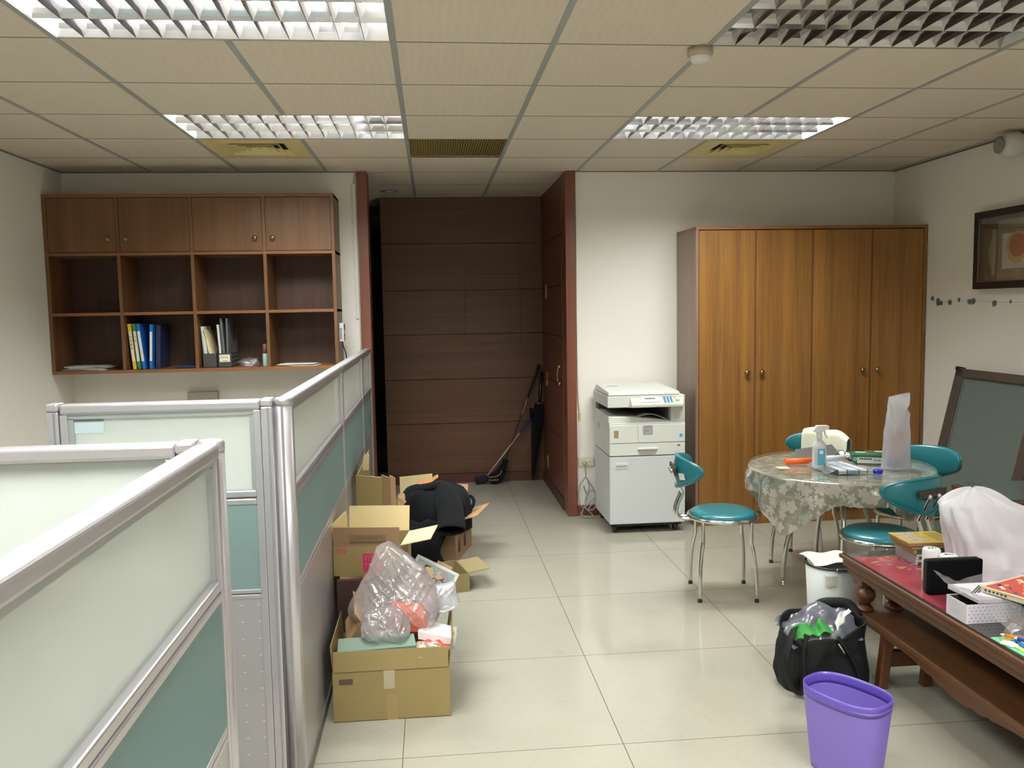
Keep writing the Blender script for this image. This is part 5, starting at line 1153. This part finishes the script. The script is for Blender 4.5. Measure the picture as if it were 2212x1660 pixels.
# folded cartons leaning against the partition
t = thing('flattened_cartons', 'bundle of flattened cartons standing upright against the partition', 'cardboard', (-.33, 4.62, 0))
WORLD[t.name] = Vector((0, 0, 0)); t.rotation_euler = (0, 0, R(-4))
for k, (x0, x1, y, h, m_) in enumerate(((-.095, .045, -.03, .700, CARD), (.040, .085, -.012, .695, CARDK), (.082, .112, .0, .690, CARDP), (-.09, .11, .03, .685, CARD))):
    MB().hexa([(x0, y-.006, 0), (x1, y-.006, 0), (x1, y+.006, 0), (x0, y+.006, 0), (x0, y-.006, h), (x1, y-.006, h-.018), (x1, y+.006, h-.018), (x0, y+.006, h)]).build('carton_sheet', m_, t)
MB().sheet((-.093, -.02, .0), (-.070, .30, 0), (-.070, .30, .78), (-.088, -.02, .70), .006).build('carton_sheet', CARDO, t)
MB().prism([(-.088, .70), (-.045, .70), (-.040, .79), (-.052, .80), (-.058, .785), (-.066, .80), (-.072, .775)], 'xz', .10, .106).build('torn_flap', CARDC, t)
# box with the coat
b3 = open_box('cardboard_box', 'brown printed box farthest along, heaped with a black coat', (-.016, 5.464), R(-16.7), .40, .41, .255, CARDK,
              [('r', .145, 72, CARDP, .03), ('b', .16, 20, CARDP, .03)])
MB().prism([(.02, .05), (.10, .05), (.09, .08), (.075, .085), (.062, .125), (.048, .085), (.03, .075)], 'xz', -.2066, -.2055).build('printed_mark', M('ink_dark', (.05, .03, .02), .7), b3)
for yy, zz in ((-.12, .05), (.02, .05), (.12, .12)):
    MB().prism([(yy-.03, zz), (yy+.03, zz), (yy+.02, zz+.05), (yy+.005, zz+.09), (yy-.02, zz+.06)], 'yz', .2005, .2015).build('printed_mark', M('ink_dark', (.05, .03, .02), .7), b3)
tag(MB().sheet((-.24, 5.72, .0), (-.02, 5.80, .0), (-.02, 5.80, .46), (-.24, 5.72, .46), .005).build('cardboard_sheet', CARDC), 'cream cardboard sheet standing behind the coat', 'cardboard sheet')
open_box('cardboard_box', 'low olive open box squeezed between the front box and the coat box', (-.02, 4.76), R(14), .34, .28, .10, CARDO, [('r', .13, 85, CARDO, .02)])
def coat(u, v):
    a = 2*math.pi*u; ca, sa = math.cos(a), math.sin(a)
    W_ = .222+.012*v; D_ = .215
    low = .20 if (sa < -.2 and ca < .1) else (.12 if sa < -.2 else .03)
    if v < .6: s = math.sin(v/.6*math.pi/2); z = .470-.17*(v/.6)**2.4
    else: s = 1+.02*(v-.6); z = .30-(v-.6)/.4*low
    p = Vector((-.005+W_*s*ca, 5.42+D_*s*sa, z))
    f = .022*noise.noise(Vector((ca*3, sa*3, z*6)))+.016*noise.noise(Vector((ca*7, sa*7, z*12)))
    p += Vector((ca, sa, .6))*f*min(1, v*3)
    return p
t = thing('black_coat', 'black fleece coat heaped over the farthest cardboard box', 'coat', (.0, 5.40, .1))
MB().grid(coat, 64, 30, cu=True).build('body', BLACKC, t)
sl = catmull([(.03, 5.40, .425), (.065, 5.30, .415), (.085, 5.20, .375), (.09, 5.11, .315), (.085, 5.02, .262)], 6)
n_ = len(sl)
def slv(u, v, k_=1.0):
    f = v*(n_-1); k = min(n_-2, int(f)); c = sl[k].lerp(sl[k+1], f-k); d = (sl[min(n_-1, k+1)]-sl[k]).normalized(); uy = d.cross(Vector((1, 0, 0))).normalized()
    a = 2*math.pi*u; return c + Vector((1, 0, 0))*.084*k_*(.85+.15*v)*math.cos(a) + uy*(.068-.028*v)*k_*math.sin(a) + noise.noise_vector(c*14+Vector((a, 0, 0)))*.004
MB().grid(slv, 32, 20, cu=True).build('sleeve', BLACKC, t, solid=.006)
MB().tube([slv(k/24, 1) for k in range(24)], .007, 8, closed=True).build('cuff', BLACKC, t)
MB().add([slv(k/20, .93, .99) for k in range(20)], [tuple(range(20))]).build('sleeve_lining', M('coat_inside', (.002, .002, .002), 1, spec=0), t)  # black cap standing in for the darkness inside the sleeve
MB().tube(catmull([(-.15, 5.36, .41), (-.08, 5.32, .455), (.0, 5.33, .47), (.04, 5.38, .465)]), [.02]*4+[.026]*12+[.02]*3, 10).build('collar_fold', BLACKC, t)
MB().tube(catmull([(.19, 5.42, .36), (.225, 5.42, .375), (.245, 5.40, .35), (.23, 5.38, .31), (.20, 5.37, .29)]), .011, 10).build('pocket_loop', M('lining_navy', (.004, .005, .012), .9, spec=.2), t)
MB().grid(lambda u, v: wob((-.11+.13*u, 5.42+.05*v, .462+.040*u**2+.015*v), .01, 20, 2), 12, 6).build('lining', M('lining_orange', (.50, .22, .08), .8, var=.3, vscale=60), t, solid=.004)
crumple((-.215, 5.33, .30), .045, .04, .07, CARDP, 'brown_paper', 'crumpled pinkish brown paper at the left of the coat', 'paper', amp=.5, seed=6)
MB().grid(lambda u, v: (-.20+.24*u+.02*math.sin(7*v), 5.20-.05*math.sin(math.pi*v)-.03*v-.05*u*0, .28-.26*v+.012*math.sin(12*u)), 20, 16).build('hem_panel', BLACKC, t, solid=.01)
# ---- contents of the front box
def inbox(fn, nu, nv, name, mat, label, cat, solid=.002, **k):
    return tag(MB().grid(fn, nu, nv, **k).build(name, mat, solid=solid), label, cat)
tag(MB().hexa([(-.395, 3.226, .21), (-.09, 3.226, .21), (-.09, 3.28, .20), (-.395, 3.28, .20), (-.395, 3.226, .270), (-.09, 3.226, .282), (-.10, 3.275, .312), (-.395, 3.275, .306)]).build('green_box', M('box_sage', (.16, .24, .185), .5), bevel=.002), 'sage green flat box lying at the front left inside the front cardboard box', 'box')
tag(MB().lathe([(.010, -.001), (.010, 0)], (-.375, 3.2245, .252), 18, 'y').build('round_sticker', M('sticker_sage', (.32, .42, .30), .5)), 'small round pale sticker on the sage green box', 'sticker')
t = thing('small_brown_box', 'small open brown carton leaning at the left inside the front box', 'cardboard box', (-.36, 3.42, .27)); WORLD[t.name] = Vector((0, 0, 0)); t.rotation_euler = (R(14), R(28), R(14)); t.location = (-.345, 3.42, .255)
mb = MB(); mb.box(-.04, -.036, -.09, .09, 0, .12).box(.036, .04, -.09, .09, 0, .12).box(-.036, .036, -.09, -.086, 0, .10).box(-.036, .036, .086, .09, 0, .12).box(-.036, .036, -.086, .086, 0, .004); mb.build('box_body', CARDP, t)
MB().sheet((-.04, -.09, .12), (-.04, .09, .12), (-.075, .09, .14), (-.075, -.09, .14), .003).build('flap', CARDP, t)
t = thing('framed_photo', 'grey framed glossy photo print leaning at the back right of the front box', 'picture', (-.01, 3.58, .30))
A_ = Vector((-.084, 3.700, .508)); Ux = (Vector((.105, 3.66, .415))-A_); Ux = Ux.normalized(); Vd = Vector((-.10, -.60, -.56)); Vd = (Vd-Ux*Vd.dot(Ux)).normalized(); Nn = Ux.cross(Vd).normalized()
if Nn.y > 0: Nn = -Nn
def fq(x, y, d): return A_+Ux*x+Vd*y+Nn*d
def fbox(x0, x1, y0, y1, d0, d1): return MB().hexa([fq(x0, y0, d0), fq(x1, y0, d0), fq(x1, y1, d0), fq(x0, y1, d0), fq(x0, y0, d1), fq(x1, y0, d1), fq(x1, y1, d1), fq(x0, y1, d1)])
fbox(0, .205, 0, .26, -.012, 0).build('frame', M('frame_silver', (.44, .43, .43), .35), t, bevel=.002)
ph = fbox(.016, .190, .016, .245, 0, .0012).build('photo', M('photo_pale', (.20, .25, .22), .2), t)
rnd = random.Random(5); mb = MB(); k2 = 0
for mi_, cnt in ((0, 26), (1, 12), (2, 12)):
    mb.mat(mi_)
    for k in range(cnt):
        x, z_, s = rnd.uniform(.055, .170), rnd.uniform(.040, .160), rnd.uniform(.008, .024); k2 += 1
        mb.add([fq(x+s*math.cos(2*math.pi*j/9)*rnd.uniform(.7, 1.2), z_+s*math.sin(2*math.pi*j/9)*rnd.uniform(.7, 1.2), .0014+.00008*k2) for j in range(9)], [tuple(range(9))])
mb.build('photo_image', [M('photo_dark', (.035, .025, .03), .2), M('photo_tan', (.36, .25, .15), .2), M('photo_grey', (.22, .20, .21), .2)], ph)
fbox(.09, .165, -.028, .03, -.03, -.018).build('backing_board', CARDK, t, bevel=.004)
fbox(.10, .19, -.006, .03, -.018, -.012).build('white_strip', WHITE, t)
tag(MB().hexa([(-.085, 3.31, .272), (.060, 3.265, .256), (.072, 3.37, .26), (-.065, 3.43, .275), (-.085, 3.31, .306), (.060, 3.265, .286), (.072, 3.37, .292), (-.065, 3.43, .310)]).build('white_box', WHITE, bevel=.002), 'slim white glossy box lying on the pile in the front box', 'box')
def film_bag(outline, cen, y0, T_, tilt, seed, amp, pleats=0):
    """a slack film bag: its silhouette given in x/z metres, bulging T_ towards and away from y0"""
    n_ = len(outline)
    def edge(u):
        f = u*n_; k = int(f) % n_; t = f-int(f); a, b, c, d = [Vector(outline[(k+o) % n_]) for o in (-1, 0, 1, 2)]
        return .5*((2*b)+(c-a)*t+(2*a-5*b+4*c-d)*t*t+(3*b-a-3*c+d)*t**3)
    def fn(u, v):
        e = edge(u % 1.0); b = math.pi*(v*.994+.003); r = math.sin(b)**.75
        x = cen[0]+(e.x-cen[0])*r; z = cen[1]+(e.y-cen[1])*r
        p = Vector((x, y0 - T_*math.cos(b) + tilt*(z-cen[1]), z))
        sw = noise.noise(Vector((x*5, z*5, seed)))*.05; l1 = (x+z)*.7+sw; l2 = (z-x)*.7+sw       # creases run along two diagonals
        n1 = noise.noise(Vector((x*9+seed, p.y*6, z*9)))
        n2 = max(0, 1-abs(noise.noise(Vector((l1*5, l2*26, seed))))*5.0); n3 = max(0, 1-abs(noise.noise(Vector((l1*30, l2*6, seed+4))))*5.5)
        d = amp*(2.2*n1 + .75*n2**2 + .65*n3**2)
        if pleats: d += amp*.7*math.sin(2*math.pi*u*pleats + 9*r)*r*(1-r*.5)
        return p + Vector((.25*d*(e.x-cen[0])*8, -d if v < .5 else d, .25*d*(e.y-cen[1])*8))
    return fn
inbox(film_bag([(-.267, .568), (-.241, .606), (-.19, .612), (-.141, .588), (-.075, .533), (-.017, .465), (.0, .403), (-.008, .333), (-.047, .290), (-.108, .270), (-.15, .262), (-.226, .266), (-.302, .285), (-.321, .319), (-.361, .377), (-.33, .445), (-.29, .513)], (-.172, .41), 3.42, .085, .25, 3, .012), 150, 90, 'crumpled_bag', PLAST, 'big crumpled translucent plastic bag on top of the front box', 'plastic bag', 0, cu=True)
inbox(film_bag([(-.206, .416), (-.158, .41), (-.122, .37), (-.111, .327), (-.129, .290), (-.179, .275), (-.244, .280), (-.291, .300), (-.306, .346), (-.288, .395), (-.247, .414)], (-.205, .34), 3.285, .050, .15, 8, .008, 7), 110, 60, 'knotted_bag', PLAST, 'small tied plastic bag bulging over the front rim of the front box', 'plastic bag', 0, cu=True)
inbox(film_bag([(-.014, .440), (.030, .445), (.066, .452), (.075, .41), (.086, .369), (.057, .345), (.005, .332), (-.063, .345), (-.079, .382), (-.05, .42)], (.01, .39), 3.44, .030, .2, 15, .009), 80, 44, 'white_bag', PLASTW, 'white plastic bag lying on the right of the pile in the front box', 'plastic bag', 0, cu=True)
tag(MB().hexa([(-.215, 3.345, .29), (-.045, 3.335, .285), (-.04, 3.42, .29), (-.21, 3.44, .29), (-.20, 3.36, .385), (-.065, 3.35, .375), (-.06, 3.42, .385), (-.195, 3.43, .40)]).build('orange_packet', M('packet_orange', (.80, .16, .06), .5), bevel=.012), 'orange packet showing through the big crumpled plastic bag', 'packet')
crumple((-.035, 3.275, .215), .075, .045, .035, M('red_sweets', (.68, .07, .05), .45, var=.5, vscale=60), 'red_packet', 'bright red wrapped packet under the slim white box', 'packet', amp=.4, seed=12)
crumple((-.055, 3.25, .205), .105, .045, .045, film('tan_film', (.62, .47, .36), .2, .2, .18, .3, .6, 30), 'tan_packet', 'tan packet in clear wrapping at the front right rim of the front box', 'packet', amp=.35, seed=14)
